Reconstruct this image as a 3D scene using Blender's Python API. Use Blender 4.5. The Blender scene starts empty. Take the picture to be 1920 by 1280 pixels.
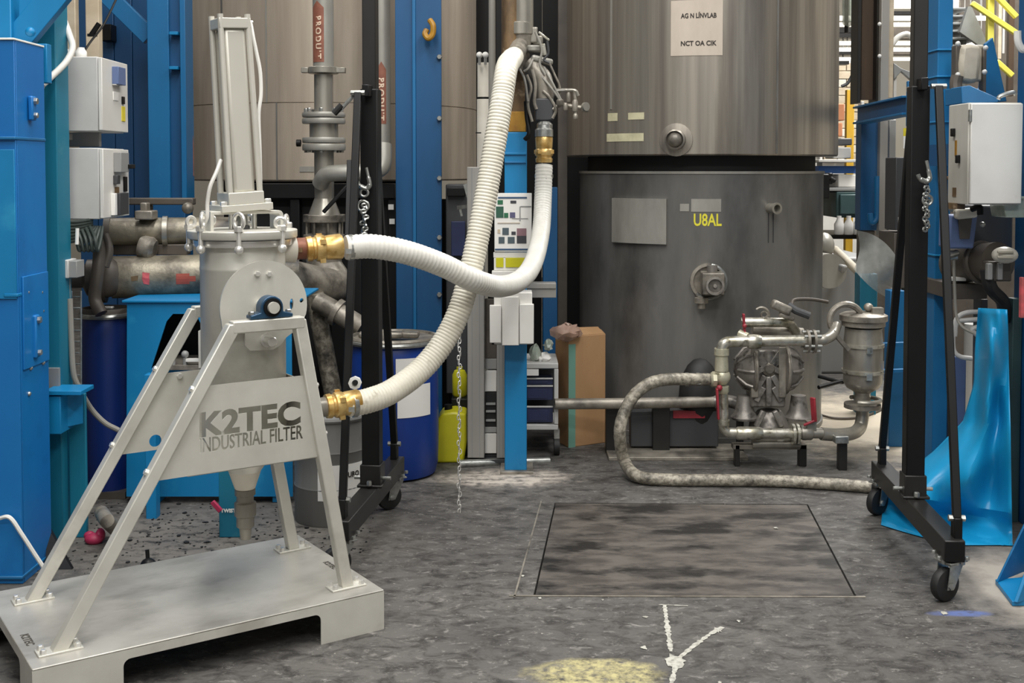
import bpy, math, random
from mathutils import Vector as V, Matrix as MX
random.seed(7)
sc = bpy.context.scene
COL = sc.collection
PI = math.pi
# ------------------------------------------------------------------ camera, world, lights, exposure
F = 2180.0; H = 1.6; HY = 315.0; CX = 960.0; TH = math.radians(2.3)
CY = HY + F * math.tan(TH)
cam = bpy.data.objects.new('camera', bpy.data.cameras.new('camera')); COL.objects.link(cam)
cam.location = (0, 0, H); cam.rotation_euler = (PI / 2 - TH, 0, 0)
cam.data.sensor_width = 36; cam.data.lens = 36 * F / 1920
cam.data.shift_y = -(640 - CY) / 1920
cam.data.clip_start = .05; cam.data.clip_end = 100
sc.camera = cam
w = bpy.data.worlds.new('World'); sc.world = w; w.use_nodes = True
w.node_tree.nodes['Background'].inputs[0].default_value = (1, .985, .95, 1)
w.node_tree.nodes['Background'].inputs[1].default_value = .5
def area(name, loc, sx, sy, power, rot=(0, 0, 0), col=(1, .985, .96)):
    d = bpy.data.lights.new(name, 'AREA'); d.shape = 'RECTANGLE'; d.size = sx; d.size_y = sy; d.energy = power; d.color = col
    o = bpy.data.objects.new(name, d); COL.objects.link(o); o.location = loc; o.rotation_euler = rot
    return o
area('ceiling_light', (-1.0, 3.0, 5.7), .9, 5.0, 250)
area('ceiling_light', (1.8, 3.0, 5.7), .9, 5.0, 215)
area('ceiling_light', (0.0, -1.5, 5.6), 7.0, 1.0, 330)
area('ceiling_light', (4.5, 10.0, 5.7), 1.2, 6.0, 850)
area('ceiling_light', (-3.5, 9.0, 5.7), 1.2, 5.0, 120)
vs = sc.view_settings
vs.view_transform = 'Standard'; vs.look = 'None'; vs.gamma = 1; vs.use_curve_mapping = False; vs.exposure = 0.1
# ------------------------------------------------------------------ helpers
CT, ST = math.cos(TH), math.sin(TH)
EYE = V((0, 0, H))
def ray(px, py): return V(((px - CX) / F, CT - (py - CY) / F * ST, -ST - (py - CY) / F * CT))
def P(px, py, d): r = ray(px, py); return EYE + r * (d / r.y)        # the point at distance d along the hall
def FL(px, py, z=0.0): r = ray(px, py); return EYE + r * ((z - H) / r.z)   # the point on the floor (height z)
def S(n, d): return n * d / F
X3, Y3, Z3 = V((1, 0, 0)), V((0, 1, 0)), V((0, 0, 1))
def frame(d, up=Z3):
    d = d.normalized()
    if abs(d.dot(up)) > .999: up = X3
    s = d.cross(up).normalized(); return s, s.cross(d).normalized()
def spline(pts, k=8):
    pts = [V(p) for p in pts]; out = []
    q = [pts[0] * 2 - pts[1]] + pts + [pts[-1] * 2 - pts[-2]]
    for i in range(1, len(q) - 2):
        a, b, c, d = q[i - 1:i + 3]
        for j in range(k):
            t = j / k
            out.append(.5 * ((2 * b) + (c - a) * t + (2 * a - 5 * b + 4 * c - d) * t * t + (3 * b - a - 3 * c + d) * t ** 3))
    out.append(pts[-1]); return out
def resample(pts, step):
    L = [0]
    for a, b in zip(pts, pts[1:]): L.append(L[-1] + (b - a).length)
    n = max(2, int(L[-1] / step)); out = []; j = 0
    for i in range(n + 1):
        s = L[-1] * i / n
        while j < len(L) - 2 and L[j + 1] < s: j += 1
        t = (s - L[j]) / max(1e-9, L[j + 1] - L[j]); out.append(pts[j].lerp(pts[j + 1], t))
    return out
class G:
    """collects faces in world coordinates"""
    def __init__(s): s.v = []; s.f = []
    def add(s, vs_, fs):
        o = len(s.v); s.v += [V(p) for p in vs_]; s.f += [tuple(o + i for i in f) for f in fs]; return s
    def box(s, c, sx, sy, sz, ax=X3, ay=Y3, az=Z3):
        c = V(c); p = []
        for k in (-.5, .5):
            for j in (-.5, .5):
                for i in (-.5, .5): p.append(c + ax * (i * sx) + ay * (j * sy) + az * (k * sz))
        return s.add(p, [(0, 2, 3, 1), (4, 5, 7, 6), (0, 1, 5, 4), (2, 6, 7, 3), (0, 4, 6, 2), (1, 3, 7, 5)])
    def span(s, x0, x1, y0, y1, z0, z1):
        return s.box(((x0 + x1) / 2, (y0 + y1) / 2, (z0 + z1) / 2), abs(x1 - x0), abs(y1 - y0), abs(z1 - z0))
    def pbox(s, x0, x1, y0, y1, d, dep):          # front face at distance d as wide and high as measured, running back by dep
        m = P((x0 + x1) / 2, (y0 + y1) / 2, d)
        return s.box(m + V((0, dep / 2, 0)), S(x1 - x0, d), dep, S(y1 - y0, d))
    def bar(s, a, b, wd, ht, up=Z3):
        a, b = V(a), V(b); d = (b - a); sd, u = frame(d, up)
        return s.box((a + b) / 2, wd, d.length, ht, sd, d.normalized(), u)
    def tube(s, pts, r, n=12, caps=True):
        pts = [V(p) for p in pts]; m = len(pts); rs = r if isinstance(r, (list, tuple)) else [r] * m
        d0 = (pts[1] - pts[0]).normalized(); sd, u = frame(d0); vs_ = []
        for i, p in enumerate(pts):
            d = (pts[min(i + 1, m - 1)] - pts[max(i - 1, 0)])
            d = d.normalized() if d.length > 1e-9 else d0
            sd = (sd - d * sd.dot(d)); sd = sd.normalized() if sd.length > 1e-6 else frame(d)[0]
            u = sd.cross(d)
            for k in range(n):
                a = 2 * PI * k / n; vs_.append(p + (sd * math.cos(a) + u * math.sin(a)) * rs[i])
        fs = [(i * n + k, i * n + (k + 1) % n, (i + 1) * n + (k + 1) % n, (i + 1) * n + k) for i in range(m - 1) for k in range(n)]
        if caps: fs += [tuple(range(n - 1, -1, -1)), tuple((m - 1) * n + k for k in range(n))]
        return s.add(vs_, fs)
    def cyl(s, a, b, r, r2=None, n=20): return s.tube([a, b], [r, r if r2 is None else r2], n)
    def lathe(s, prof, o, ax=Z3, n=32, caps=True):  # prof: (radius, distance along axis)
        o = V(o); ax = V(ax).normalized(); sd, u = frame(ax); vs_ = []
        for r, t in prof:
            for k in range(n):
                a = 2 * PI * k / n; vs_.append(o + ax * t + (sd * math.cos(a) + u * math.sin(a)) * max(r, 1e-4))
        m = len(prof)
        fs = [(i * n + k, i * n + (k + 1) % n, (i + 1) * n + (k + 1) % n, (i + 1) * n + k) for i in range(m - 1) for k in range(n)]
        if caps: fs += [tuple(range(n - 1, -1, -1)), tuple((m - 1) * n + k for k in range(n))]
        return s.add(vs_, fs)
    def prism(s, poly, vec):
        vec = V(vec); n = len(poly); a = [V(p) for p in poly]
        return s.add(a + [p + vec for p in a], [tuple(range(n - 1, -1, -1)), tuple(range(n, 2 * n))] + [(i, (i + 1) % n, n + (i + 1) % n, n + i) for i in range(n)])
    def torus(s, c, ax, R, r, n=24, m=8, a0=0, a1=2 * PI):
        c = V(c); sd, u = frame(V(ax)); full = abs(a1 - a0 - 2 * PI) < 1e-6
        pts = [c + (sd * math.cos(a0 + (a1 - a0) * i / n) + u * math.sin(a0 + (a1 - a0) * i / n)) * R for i in range(n + 1)]
        if not full: return s.tube(pts, r, m)
        ax = V(ax).normalized(); vs_ = []
        for i in range(n):
            q = (pts[i] - c).normalized()
            for k in range(m):
                b = 2 * PI * k / m; vs_.append(pts[i] + q * (r * math.cos(b)) + ax * (r * math.sin(b)))
        return s.add(vs_, [(i * m + k, ((i + 1) % n) * m + k, ((i + 1) % n) * m + (k + 1) % m, i * m + (k + 1) % m) for i in range(n) for k in range(m)])
    def ball(s, c, rx, ry=None, rz=None, n=14, m=9, ax=(X3, Y3, Z3)):
        ry = rx if ry is None else ry; rz = rx if rz is None else rz; c = V(c); vs_ = []
        for j in range(m + 1):
            b = -PI / 2 + PI * j / m
            for k in range(n):
                a = 2 * PI * k / n; cb = max(math.cos(b), .002)
                vs_.append(c + ax[0] * (rx * cb * math.cos(a)) + ax[1] * (ry * cb * math.sin(a)) + ax[2] * (rz * math.sin(b)))
        return s.add(vs_, [(j * n + k, j * n + (k + 1) % n, (j + 1) * n + (k + 1) % n, (j + 1) * n + k) for j in range(m) for k in range(n)])
    def bolt(s, c, ax, r=.011, h=.009): return s.lathe([(r, 0), (r, h * .8), (r * .8, h)], c, ax, 6)
    def arc(s, c, R, a0, a1, z0, z1, t=.002, n=10):  # curved sheet on an upright drum; angles from +X
        c = V(c); vs_ = []
        for i in range(n + 1):
            a = a0 + (a1 - a0) * i / n; q = V((math.cos(a), math.sin(a), 0))
            for rr in (R, R + t):
                for z in (z0, z1): p = c + q * rr; vs_.append((p.x, p.y, z))
        fs = []
        for i in range(n):
            o = 4 * i; fs += [(o + 2, o + 6, o + 7, o + 3), (o, o + 1, o + 5, o + 4), (o + 1, o + 3, o + 7, o + 5), (o, o + 4, o + 6, o + 2)]
        fs += [(0, 2, 3, 1), (4 * n, 4 * n + 1, 4 * n + 3, 4 * n + 2)]
        return s.add(vs_, fs)
def wm(o):
    m = o.matrix_basis.copy()
    while o.parent: o = o.parent; m = o.matrix_basis @ m
    return m
def obj(name, g, mt, parent=None, bev=0, smooth=35, kind=None, label=None, loc=None):
    me = bpy.data.meshes.new(name)
    if parent: inv = wm(parent).inverted()
    elif loc is not None: inv = MX.Translation(-V(loc))
    else: inv = MX()
    me.from_pydata([inv @ p for p in g.v], [], g.f); me.materials.append(mt)
    if smooth:
        me.polygons.foreach_set('use_smooth', [True] * len(me.polygons)); me.update()
        me.set_sharp_from_angle(angle=math.radians(smooth))
    me.update()
    o = bpy.data.objects.new(name, me); COL.objects.link(o)
    if parent: o.parent = parent
    elif loc is not None: o.location = loc
    if bev:
        b = o.modifiers.new('bevel', 'BEVEL'); b.width = bev; b.segments = 2; b.limit_method = 'ANGLE'; b.angle_limit = math.radians(40)
    if kind: o['kind'] = kind
    if label: o['label'] = label
    return o
def tag(o, label, cat, group=None):
    o['label'] = label; o['category'] = cat; o['kind'] = 'thing'
    if group: o['group'] = group
    return o
def thing(name, label, cat, loc=(0, 0, 0), rz=0, group=None):
    o = bpy.data.objects.new(name, None); COL.objects.link(o); o.location = loc; o.rotation_euler = (0, 0, rz); o.empty_display_size = .1
    return tag(o, label, cat, group)
def one(name, label, cat, g, mt, loc=None, bev=0, group=None):   # a thing that is a single mesh
    if loc is None:
        n = len(g.v); loc = V((sum(p.x for p in g.v) / n, sum(p.y for p in g.v) / n, min(p.z for p in g.v)))
    return tag(obj(name, g, mt, None, bev, loc=loc), label, cat, group)
def dup(root, loc, label=None, rz=None):
    r = root.copy(); COL.objects.link(r); r.location = loc
    if label: r['label'] = label
    if rz is not None: r.rotation_euler = (0, 0, rz)
    for ch in list(root.children):
        c = ch.copy(); COL.objects.link(c); c.parent = r
        for g in list(ch.children):
            d = g.copy(); COL.objects.link(d); d.parent = c
    return r
def struct(name, g, mt, parent=None, bev=0):
    o = obj(name, g, mt, parent, bev); o['kind'] = 'structure'; return o
def plane_mx(o, right, up):
    right = V(right).normalized(); up = V(up); up = (up - right * up.dot(right)).normalized(); n = right.cross(up)
    m = MX.Identity(4)
    for i in range(3): m[i][0], m[i][1], m[i][2], m[i][3] = right[i], up[i], n[i], o[i]
    return m
def text(name, body, size, mt, parent, m, wide=None, weight=0.0, rot=0, bend=0, ext=.0004, sep=1.0, sx=1.0):
    cu = bpy.data.curves.new('t', 'FONT'); cu.body = body; cu.size = size; cu.align_x = 'CENTER'; cu.align_y = 'CENTER'
    cu.offset = weight; cu.extrude = ext; cu.space_character = sep; cu.resolution_u = 3
    to = bpy.data.objects.new('t', cu); COL.objects.link(to)
    me = bpy.data.meshes.new_from_object(to.evaluated_get(bpy.context.evaluated_depsgraph_get()))
    bpy.data.objects.remove(to); bpy.data.curves.remove(cu)
    vs_ = [v.co.copy() for v in me.vertices]
    if vs_:
        x0 = min(v.x for v in vs_); x1 = max(v.x for v in vs_); y0 = min(v.y for v in vs_); y1 = max(v.y for v in vs_)
        k = (wide / (x1 - x0)) if wide else sx
        for v in vs_: v.x = (v.x - (x0 + x1) / 2) * k; v.y = v.y - (y0 + y1) / 2
    g = G(); q = MX.Rotation(rot, 3, 'Z'); out = []
    for v in vs_:
        v = q @ v
        if bend: v = V(((bend + v.z) * math.sin(v.x / bend), v.y, (bend + v.z) * math.cos(v.x / bend) - bend))
        out.append(m @ v)
    g.add(out, [tuple(p.vertices) for p in me.polygons]); bpy.data.meshes.remove(me)
    return obj(name, g, mt, parent, smooth=0)
def lin(h):
    h = h.lstrip('#'); c = [int(h[i:i + 2], 16) / 255 for i in (0, 2, 4)]
    return tuple(x / 12.92 if x <= .04045 else ((x + .055) / 1.055) ** 2.4 for x in c) + (1,)
def mat(name, col, rough=.5, metal=0.0, col2=None, sc3=(6, 6, 6), lo=.35, hi=.7, dirt=None, dsc=3.0, dlo=.55, dhi=.75, bump=0.0, bsc=60, detail=5, spec=.5, trans=0, alpha=1):
    m = bpy.data.materials.new(name); m.use_nodes = True; nt = m.node_tree; b = nt.nodes['Principled BSDF']
    b.inputs['Base Color'].default_value = lin(col); b.inputs['Roughness'].default_value = rough; b.inputs['Metallic'].default_value = metal
    b.inputs['Specular IOR Level'].default_value = spec; b.inputs['Transmission Weight'].default_value = trans; b.inputs['Alpha'].default_value = alpha
    def noise(scale3, dt):
        tc = nt.nodes.new('ShaderNodeTexCoord'); mp = nt.nodes.new('ShaderNodeMapping'); no = nt.nodes.new('ShaderNodeTexNoise')
        mp.inputs['Scale'].default_value = scale3; no.inputs['Scale'].default_value = 1; no.inputs['Detail'].default_value = dt; no.inputs['Roughness'].default_value = .6
        nt.links.new(tc.outputs['Object'], mp.inputs['Vector']); nt.links.new(mp.outputs[0], no.inputs['Vector']); return no.outputs['Fac']
    def ramp(fac, a, c):
        r = nt.nodes.new('ShaderNodeMapRange'); r.inputs[1].default_value = a; r.inputs[2].default_value = c; nt.links.new(fac, r.inputs[0]); return r.outputs[0]
    cur = None
    def mix(fac, a, c):
        x = nt.nodes.new('ShaderNodeMix'); x.data_type = 'RGBA'; nt.links.new(fac, x.inputs[0])
        if isinstance(a, tuple): x.inputs[6].default_value = a
        else: nt.links.new(a, x.inputs[6])
        x.inputs[7].default_value = c; return x.outputs[2]
    cur = lin(col)
    if col2: cur = mix(ramp(noise(sc3, detail), lo, hi), cur, lin(col2))
    if dirt: cur = mix(ramp(noise((dsc, dsc, dsc) if not isinstance(dsc, tuple) else dsc, 8), dlo, dhi), cur, lin(dirt))
    if not isinstance(cur, tuple): nt.links.new(cur, b.inputs['Base Color'])
    if bump:
        bn = nt.nodes.new('ShaderNodeBump'); bn.inputs['Strength'].default_value = bump; bn.inputs['Distance'].default_value = .01
        nt.links.new(noise((bsc, bsc, bsc) if not isinstance(bsc, tuple) else bsc, 4), bn.inputs['Height']); nt.links.new(bn.outputs[0], b.inputs['Normal'])
    return m
M = {}
def dm(k, *a, **kw): M[k] = mat(k, *a, **kw); return M[k]
dm('stainless', '#d8d6cc', .4, .35, '#c8c5bb', (5, 5, 5), .35, .7, dirt='#aba79c', dsc=2.5, dlo=.55, dhi=.85)
dm('stainless_plate', '#bebbb3', .42, .35, '#a09d95', (3, 4, 3), .4, .68, dirt='#85817a', dsc=(3, 7, 3), dlo=.55, dhi=.8)
dm('satin_alu', '#d2cfc4', .38, .3, '#c3c0b5', (1, 1, 1))
dm('polished', '#e6e4de', .25, .6)
dm('zinc', '#b9bab6', .3, .8, '#8f908c', (30, 30, 30))
dm('brass', '#dcbc7c', .32, .6, '#b98f4a', (25, 25, 25), .4, .65, dirt='#8a6a36', dsc=40, dlo=.62, dhi=.75)
dm('copper_red', '#8f5f4a', .5, .35, '#6f4638', (20, 20, 20))
dm('cream', '#e4ded0', .4, 0, '#d6cfbf', (6, 6, 6))
dm('hose_white', '#dcdad2', .42, 0, '#cfccc2', (9, 9, 9), .4, .7, dirt='#b9b3a2', dsc=11, dlo=.62, dhi=.8)
dm('hose_cream', '#d9d4c5', .45, 0, '#cdc7b5', (9, 9, 9), .4, .7, dirt='#a9a28e', dsc=22, dlo=.6, dhi=.75)
dm('tank_brown', '#b5a897', .42, .3, '#978a7b', (7, 7, .35), .35, .7, dirt='#cbbfae', dsc=(3, 3, .5), dlo=.5, dhi=.85, bump=.05, bsc=(9, 9, 2))
dm('tank_dark', '#a29b8f', .36, .65, '#78716a', (14, 14, .3), .35, .68, dirt='#5b564e', dsc=(4, 4, .4), dlo=.52, dhi=.8, bump=.05, bsc=(12, 12, 2))
dm('tank_skirt', '#8b8985', .4, .45, '#72716e', (4, 4, .8), .35, .7, dirt='#565553', dsc=(3, 3, 1.2), dlo=.5, dhi=.75, bump=.06, bsc=20)
dm('tank_plate', '#a3a098', .42, .35, '#8d8b83', (8, 8, 3))
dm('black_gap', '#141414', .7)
dm('black_paint', '#131314', .45, .05, '#0d0d0d', (5, 5, 5), spec=.3)
dm('gantry_grey', '#232220', .42, .1, '#1a1918', (5, 5, 5))
dm('rubber', '#161616', .6, 0, '#222222', (20, 20, 20))
dm('blue_bright', '#107fb6', .42, 0, '#0c70a4', (2, 2, 1), .35, .7, dirt='#2f97c2', dsc=4, dlo=.6, dhi=.8)
dm('blue_guard', '#0a62a8', .42, 0, '#1576b6', (1.5, 1.5, .8), .35, .7, dirt='#0a5595', dsc=2.2, dlo=.55, dhi=.75)
dm('blue_mid', '#136a9e', .45, 0, '#0f5c8c', (2, 2, .7), .35, .7, dirt='#3a7fae', dsc=5, dlo=.62, dhi=.8)
dm('blue_dark', '#0c4470', .5, 0, '#093557', (2, 2, .7), .35, .7)
dm('pipe_grimy', '#98917f', .42, .4, '#625b50', (7, 7, 7), .35, .62, dirt='#25221f', dsc=5, dlo=.48, dhi=.68, bump=.2, bsc=40)
dm('blue_deep', '#0f5180', .48, 0, '#0b436d', (2, 2, .7), .35, .7)
dm('teal', '#15748f', .5, 0, '#106680', (3, 3, .8), .35, .7, dirt='#4f8f9a', dsc=5, dlo=.6, dhi=.8)
dm('drum_blue', '#103a8c', .38, 0, '#0e3078', (3, 3, 1), .35, .7)
dm('drum_navy', '#0d2b6c', .42, 0, '#0a2566', (3, 3, 1), .35, .7)
dm('drum_grey', '#7c7b78', .5, .1, '#6d6c69', (4, 4, 1), .35, .7, dirt='#5a5956', dsc=6, dlo=.58, dhi=.75)
dm('steel_dirty', '#a59e92', .42, .4, '#7a746a', (9, 9, 9), .35, .65, dirt='#3a3733', dsc=7, dlo=.5, dhi=.72, bump=.15, bsc=50)
dm('steel_pipe', '#aaa59a', .34, .55, '#87837a', (9, 9, 2), .35, .7, dirt='#5d584d', dsc=5, dlo=.56, dhi=.75)
dm('steel_pump', '#96918a', .4, .45, '#78736d', (14, 14, 14), .35, .7, dirt='#393633', dsc=16, dlo=.52, dhi=.7, bump=.15, bsc=70)
dm('steel_bright', '#d2cfc4', .26, .7, '#948f7c', (16, 16, 16), .35, .65, dirt='#55503f', dsc=20, dlo=.56, dhi=.7)
dm('cream_valve', '#c9c5ae', .35, .4, '#aaa58c', (14, 14, 14), .4, .7, dirt='#6b664f', dsc=20, dlo=.6, dhi=.72)
dm('grey_hose', '#a9a293', .45, .15, '#6f695d', (40, 40, 40), .4, .62, dirt='#35322d', dsc=9, dlo=.5, dhi=.7, bump=.3, bsc=120)
dm('red', '#a3303a', .45, 0, '#7c2430', (12, 12, 12))
dm('pink_red', '#a82c50', .5)
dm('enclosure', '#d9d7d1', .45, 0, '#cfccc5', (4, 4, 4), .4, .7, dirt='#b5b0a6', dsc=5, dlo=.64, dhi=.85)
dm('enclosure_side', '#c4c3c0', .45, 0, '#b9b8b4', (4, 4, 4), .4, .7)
dm('enclosure_dirty', '#c9c6bd', .45, 0, '#b8b4a9', (6, 6, 1.2), .4, .7, dirt='#8d7a66', dsc=4, dlo=.64, dhi=.85)
dm('plastic_grey', '#8f8f8d', .5)
dm('plastic_dark', '#3b3c3e', .5)
dm('yellow', '#e3d13a', .45, 0, '#d2bf2f', (3, 3, 3))
dm('can_yellow', '#c9c424', .38, 0, '#b3ad1c', (4, 4, 4))
dm('amber', '#b98a2e', .45, 0, '#8a6018', (14, 14, 6), .35, .65)
dm('rust', '#7b6242', .6, 0, '#4a3a28', (14, 14, 5), .35, .65, dirt='#b09a7c', dsc=12, dlo=.58, dhi=.72)
dm('brown_beam', '#4d3a28', .6, 0, '#33281e', (8, 8, 1))
dm('alu_profile', '#a9a6a0', .4, .35, '#9a9791', (3, 3, .5))
dm('paper', '#e6e4de', .7)
dm('paper_old', '#c6b9aa', .75, 0, '#b5a898', (7, 7, 2.5))
dm('ink', '#2b2622', .7)
dm('ink_grey', '#4a463f', .6)
dm('label_brown', '#8f5a47', .6, 0, '#7a4a3a', (20, 20, 20))
dm('label_cream', '#dcc3ab', .6)
dm('sticker_cream', '#c9c3a2', .6, 0, '#aea98a', (14, 14, 14))
dm('label_red', '#a04a3a', .6, 0, '#86392d', (20, 20, 20))
dm('label_pinkred', '#c4565c', .6, 0, '#8c4a48', (14, 14, 14), .4, .6)
dm('paint_yellow', '#d9cf3a', .6)
dm('cardboard', '#b08a62', .75, 0, '#a37d56', (6, 6, 2))
dm('tape_green', '#6f9c8c', .5)
dm('beige_cover', '#b9b1a1', .6, 0, '#958c7b', (5, 5, 5))
dm('brown_grey', '#5f5850', .5, .2, '#4d4741', (6, 6, 6))
dm('machine_teal', '#2f4a4a', .55, 0, '#263c3c', (4, 4, 4))
dm('sheet_blue', '#1898cc', .34, 0, '#128abd', (3, 3, 3), .35, .7, dirt='#3cb4e6', dsc=3.5, dlo=.6, dhi=.8)
dm('plastic_film', '#a7a9a4', .3, 0, '#8f918c', (12, 12, 12), alpha=.62)
dm('film_pink', '#c3a595', .3, 0, '#a88775', (12, 12, 12), alpha=.7)
dm('film_green', '#a9b5a6', .25, 0, '#c9cfc4', (16, 16, 16), alpha=.75)
dm('cable_dark', '#2b3430', .5)
dm('cable_white', '#d6d3cc', .45)
dm('cable_grey', '#8b8880', .5)
dm('white', '#e8e6e0', .5)
dm('tray_navy', '#2b3358', .45, 0, '#232a4a', (4, 4, 4))
dm('bearing_blue', '#2a4c66', .35, .3, '#213f5a', (20, 20, 20))
dm('dial_blue', '#5d6f97', .5)
dm('tan_wall', '#b9a98f', .7, 0, '#cdbfa8', (2, 2, 6), .4, .6)
dm('post_yellow', '#d6ac35', .5, 0, '#c2972c', (5, 5, 2))
dm('rail_yellow', '#d8cf58', .5)
dm('stair_grey', '#8a8c8c', .5, .2, '#787a7a', (4, 4, 4))
dm('box_orange', '#b87a55', .7)
dm('box_blue', '#2c5a9a', .6)
dm('green_bottle', '#2f6b4c', .4)
dm('photo_a', '#2f5a48', .6); dm('photo_b', '#5b5a78', .6); dm('photo_c', '#4d5a60', .6); dm('photo_d', '#8a6a70', .6); dm('photo_e', '#3d3d42', .6)
dm('rule_blue', '#34506f', .6)
dm('floor_white', '#b9b7ad', .8, 0, '#8d8b82', (60, 60, 60), .45, .62)
# ------------------------------------------------------------------ the hall
def floor_material():
    m = bpy.data.materials.new('concrete_floor'); m.use_nodes = True; nt = m.node_tree; b = nt.nodes['Principled BSDF']; N = nt.nodes.new; L = nt.links.new
    tc = N('ShaderNodeTexCoord').outputs['Object']
    def noise(s, d=6, off=(0, 0, 0), rg=.62, dist=0):
        mp = N('ShaderNodeMapping'); mp.inputs['Scale'].default_value = s; mp.inputs['Location'].default_value = off
        n = N('ShaderNodeTexNoise'); n.inputs['Scale'].default_value = 1; n.inputs['Detail'].default_value = d; n.inputs['Roughness'].default_value = rg; n.inputs['Distortion'].default_value = dist
        L(tc, mp.inputs[0]); L(mp.outputs[0], n.inputs['Vector']); return n.outputs['Fac']
    def rng(f, a, c, lo=0, hi=1):
        r = N('ShaderNodeMapRange'); r.inputs[1].default_value = a; r.inputs[2].default_value = c; r.inputs[3].default_value = lo; r.inputs[4].default_value = hi; L(f, r.inputs[0]); return r.outputs[0]
    def mix(f, a, c):
        x = N('ShaderNodeMix'); x.data_type = 'RGBA'; L(f, x.inputs[0])
        for i, q in ((6, a), (7, c)):
            if isinstance(q, str): x.inputs[i].default_value = lin(q)
            else: L(q, x.inputs[i])
        return x.outputs[2]
    def math_(op, a, c):
        x = N('ShaderNodeMath'); x.operation = op
        for i, q in ((0, a), (1, c)):
            if isinstance(q, (int, float)): x.inputs[i].default_value = q
            else: L(q, x.inputs[i])
        return x.outputs[0]
    sx = N('ShaderNodeSeparateXYZ'); L(tc, sx.inputs[0])
    wob = noise((7, 7, 7), 6)
    def patch(cx, cy, rx, ry, edge=.35, wobble=.9):   # a stain with a ragged edge
        dx = math_('DIVIDE', math_('SUBTRACT', sx.outputs[0], cx), rx); dy = math_('DIVIDE', math_('SUBTRACT', sx.outputs[1], cy), ry)
        d = math_('SQRT', math_('ADD', math_('MULTIPLY', dx, dx), math_('MULTIPLY', dy, dy)), 0)
        d = math_('ADD', d, math_('MULTIPLY', math_('SUBTRACT', wob, .5), wobble))
        return rng(d, 1 - edge, 1, 1, 0)
    c = mix(rng(noise((1.1, 1.1, 1), 8), .35, .68), '#4e4c4a', '#65625e')
    c = mix(rng(noise((9, 14, 1), 9, rg=.75, dist=.6), .45, .62), c, '#343230')
    c = mix(rng(noise((16, 26, 1), 9, (3, 1, 0), .78, .4), .55, .68), c, '#86837e')
    c = mix(rng(noise((45, 60, 1), 4, (7, 2, 0)), .66, .74), c, '#a7a49c')
    c = mix(patch(2.6, 7.2, 1.3, 1.2, .5), c, '#b5aa97')
    c = mix(patch(2.05, 4.35, .42, .55, .5), c, '#a59e94')
    c = mix(math_('MULTIPLY', patch(-.05, 5.95, .42, .2, .5, 1.2), rng(noise((14, 20, 1), 6, (5, 5, 0)), .35, .55)), c, '#b9b0a4')
    c = mix(math_('MULTIPLY', patch(.27, 3.62, .24, .13, .3, .8), rng(noise((30, 30, 1), 8, (2, 8, 0), .7), .36, .6)), c, '#b5ac7c')
    c = mix(math_('MULTIPLY', patch(1.62, 4.12, .13, .035, .5, .6), rng(noise((25, 25, 1), 4), .3, .5)), c, '#5d6c9c')
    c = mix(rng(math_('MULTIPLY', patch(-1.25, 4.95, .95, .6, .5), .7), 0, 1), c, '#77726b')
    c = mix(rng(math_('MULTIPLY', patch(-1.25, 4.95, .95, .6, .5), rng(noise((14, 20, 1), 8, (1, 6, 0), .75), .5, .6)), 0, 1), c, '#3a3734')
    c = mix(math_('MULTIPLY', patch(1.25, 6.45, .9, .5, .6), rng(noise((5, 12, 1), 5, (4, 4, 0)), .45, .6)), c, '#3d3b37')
    L(c, b.inputs['Base Color']); L(rng(noise((5, 5, 1), 5), .3, .7, .5, .8), b.inputs['Roughness']); b.inputs['Specular IOR Level'].default_value = .35
    bn = N('ShaderNodeBump'); bn.inputs['Strength'].default_value = .25; bn.inputs['Distance'].default_value = .006; L(noise((30, 40, 1), 8), bn.inputs['Height']); L(bn.outputs[0], b.inputs['Normal'])
    return m
M['floor'] = floor_material()
dm('lamp', '#fff6e0', .5); q_ = M['lamp'].node_tree.nodes['Principled BSDF']; q_.inputs['Emission Color'].default_value = (1, .95, .85, 1); q_.inputs['Emission Strength'].default_value = 2.2
HX0, HX1, HY0, HY1, HZ = -7.0, 9.0, -6.0, 17.0, 6.2
# floor with a square opening for the pit cover
h0, h1, h2, h3 = V((.08, 4.303, 0)), V((1.289, 4.292, 0)), V((1.41, 5.481, 0)), V((.204, 5.508, 0))
g = G(); g.add([(HX0, HY0, 0), (HX1, HY0, 0), (HX1, HY1, 0), (HX0, HY1, 0), h0, h1, h2, h3], [(0, 1, 5, 4), (1, 2, 6, 5), (2, 3, 7, 6), (3, 0, 4, 7)])
g.add([h0, h1, h2, h3] + [p - V((0, 0, .03)) for p in (h0, h1, h2, h3)], [(0, 1, 5, 4), (1, 2, 6, 5), (2, 3, 7, 6), (3, 0, 4, 7), (4, 5, 6, 7)])
flo = struct('floor', g, M['floor'])
dm('hatch', '#625d57', .5, .15, '#45403c', (6, 14, 5), .4, .6, dirt='#1d1b19', dsc=(2.6, 5.2, 3), dlo=.5, dhi=.6, bump=.15, bsc=25)
dm('hatch_rust', '#8a7458', .7, 0, '#6b5a48', (9, 20, 5), .4, .62)
hc = (h0 + h1 + h2 + h3) / 4
g = G(); q = [hc + (p - hc) * .988 for p in (h0, h1, h2, h3)]
g.prism([p - V((0, 0, .012)) for p in q], (0, 0, .0105))
hatch = struct('floor_hatch', g, M['hatch'], flo)
g = G(); e = (h3 - h0).normalized()
g.prism([h0 + V((-.075, -.03, .001)), h0 + V((-.068, -.03, .001)), h3 + V((-.06, .02, .001)), h3 + V((-.067, .02, .001))], (0, 0, .002))
g.prism([h0 + V((-.09, -.018, .0005)), h1 + V((.03, -.018, .0005)), h1 + V((.03, -.007, .0005)), h0 + V((-.09, -.007, .0005))], (0, 0, .0025))
struct('hatch_frame', g, M['steel_dirty'], flo)
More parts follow.
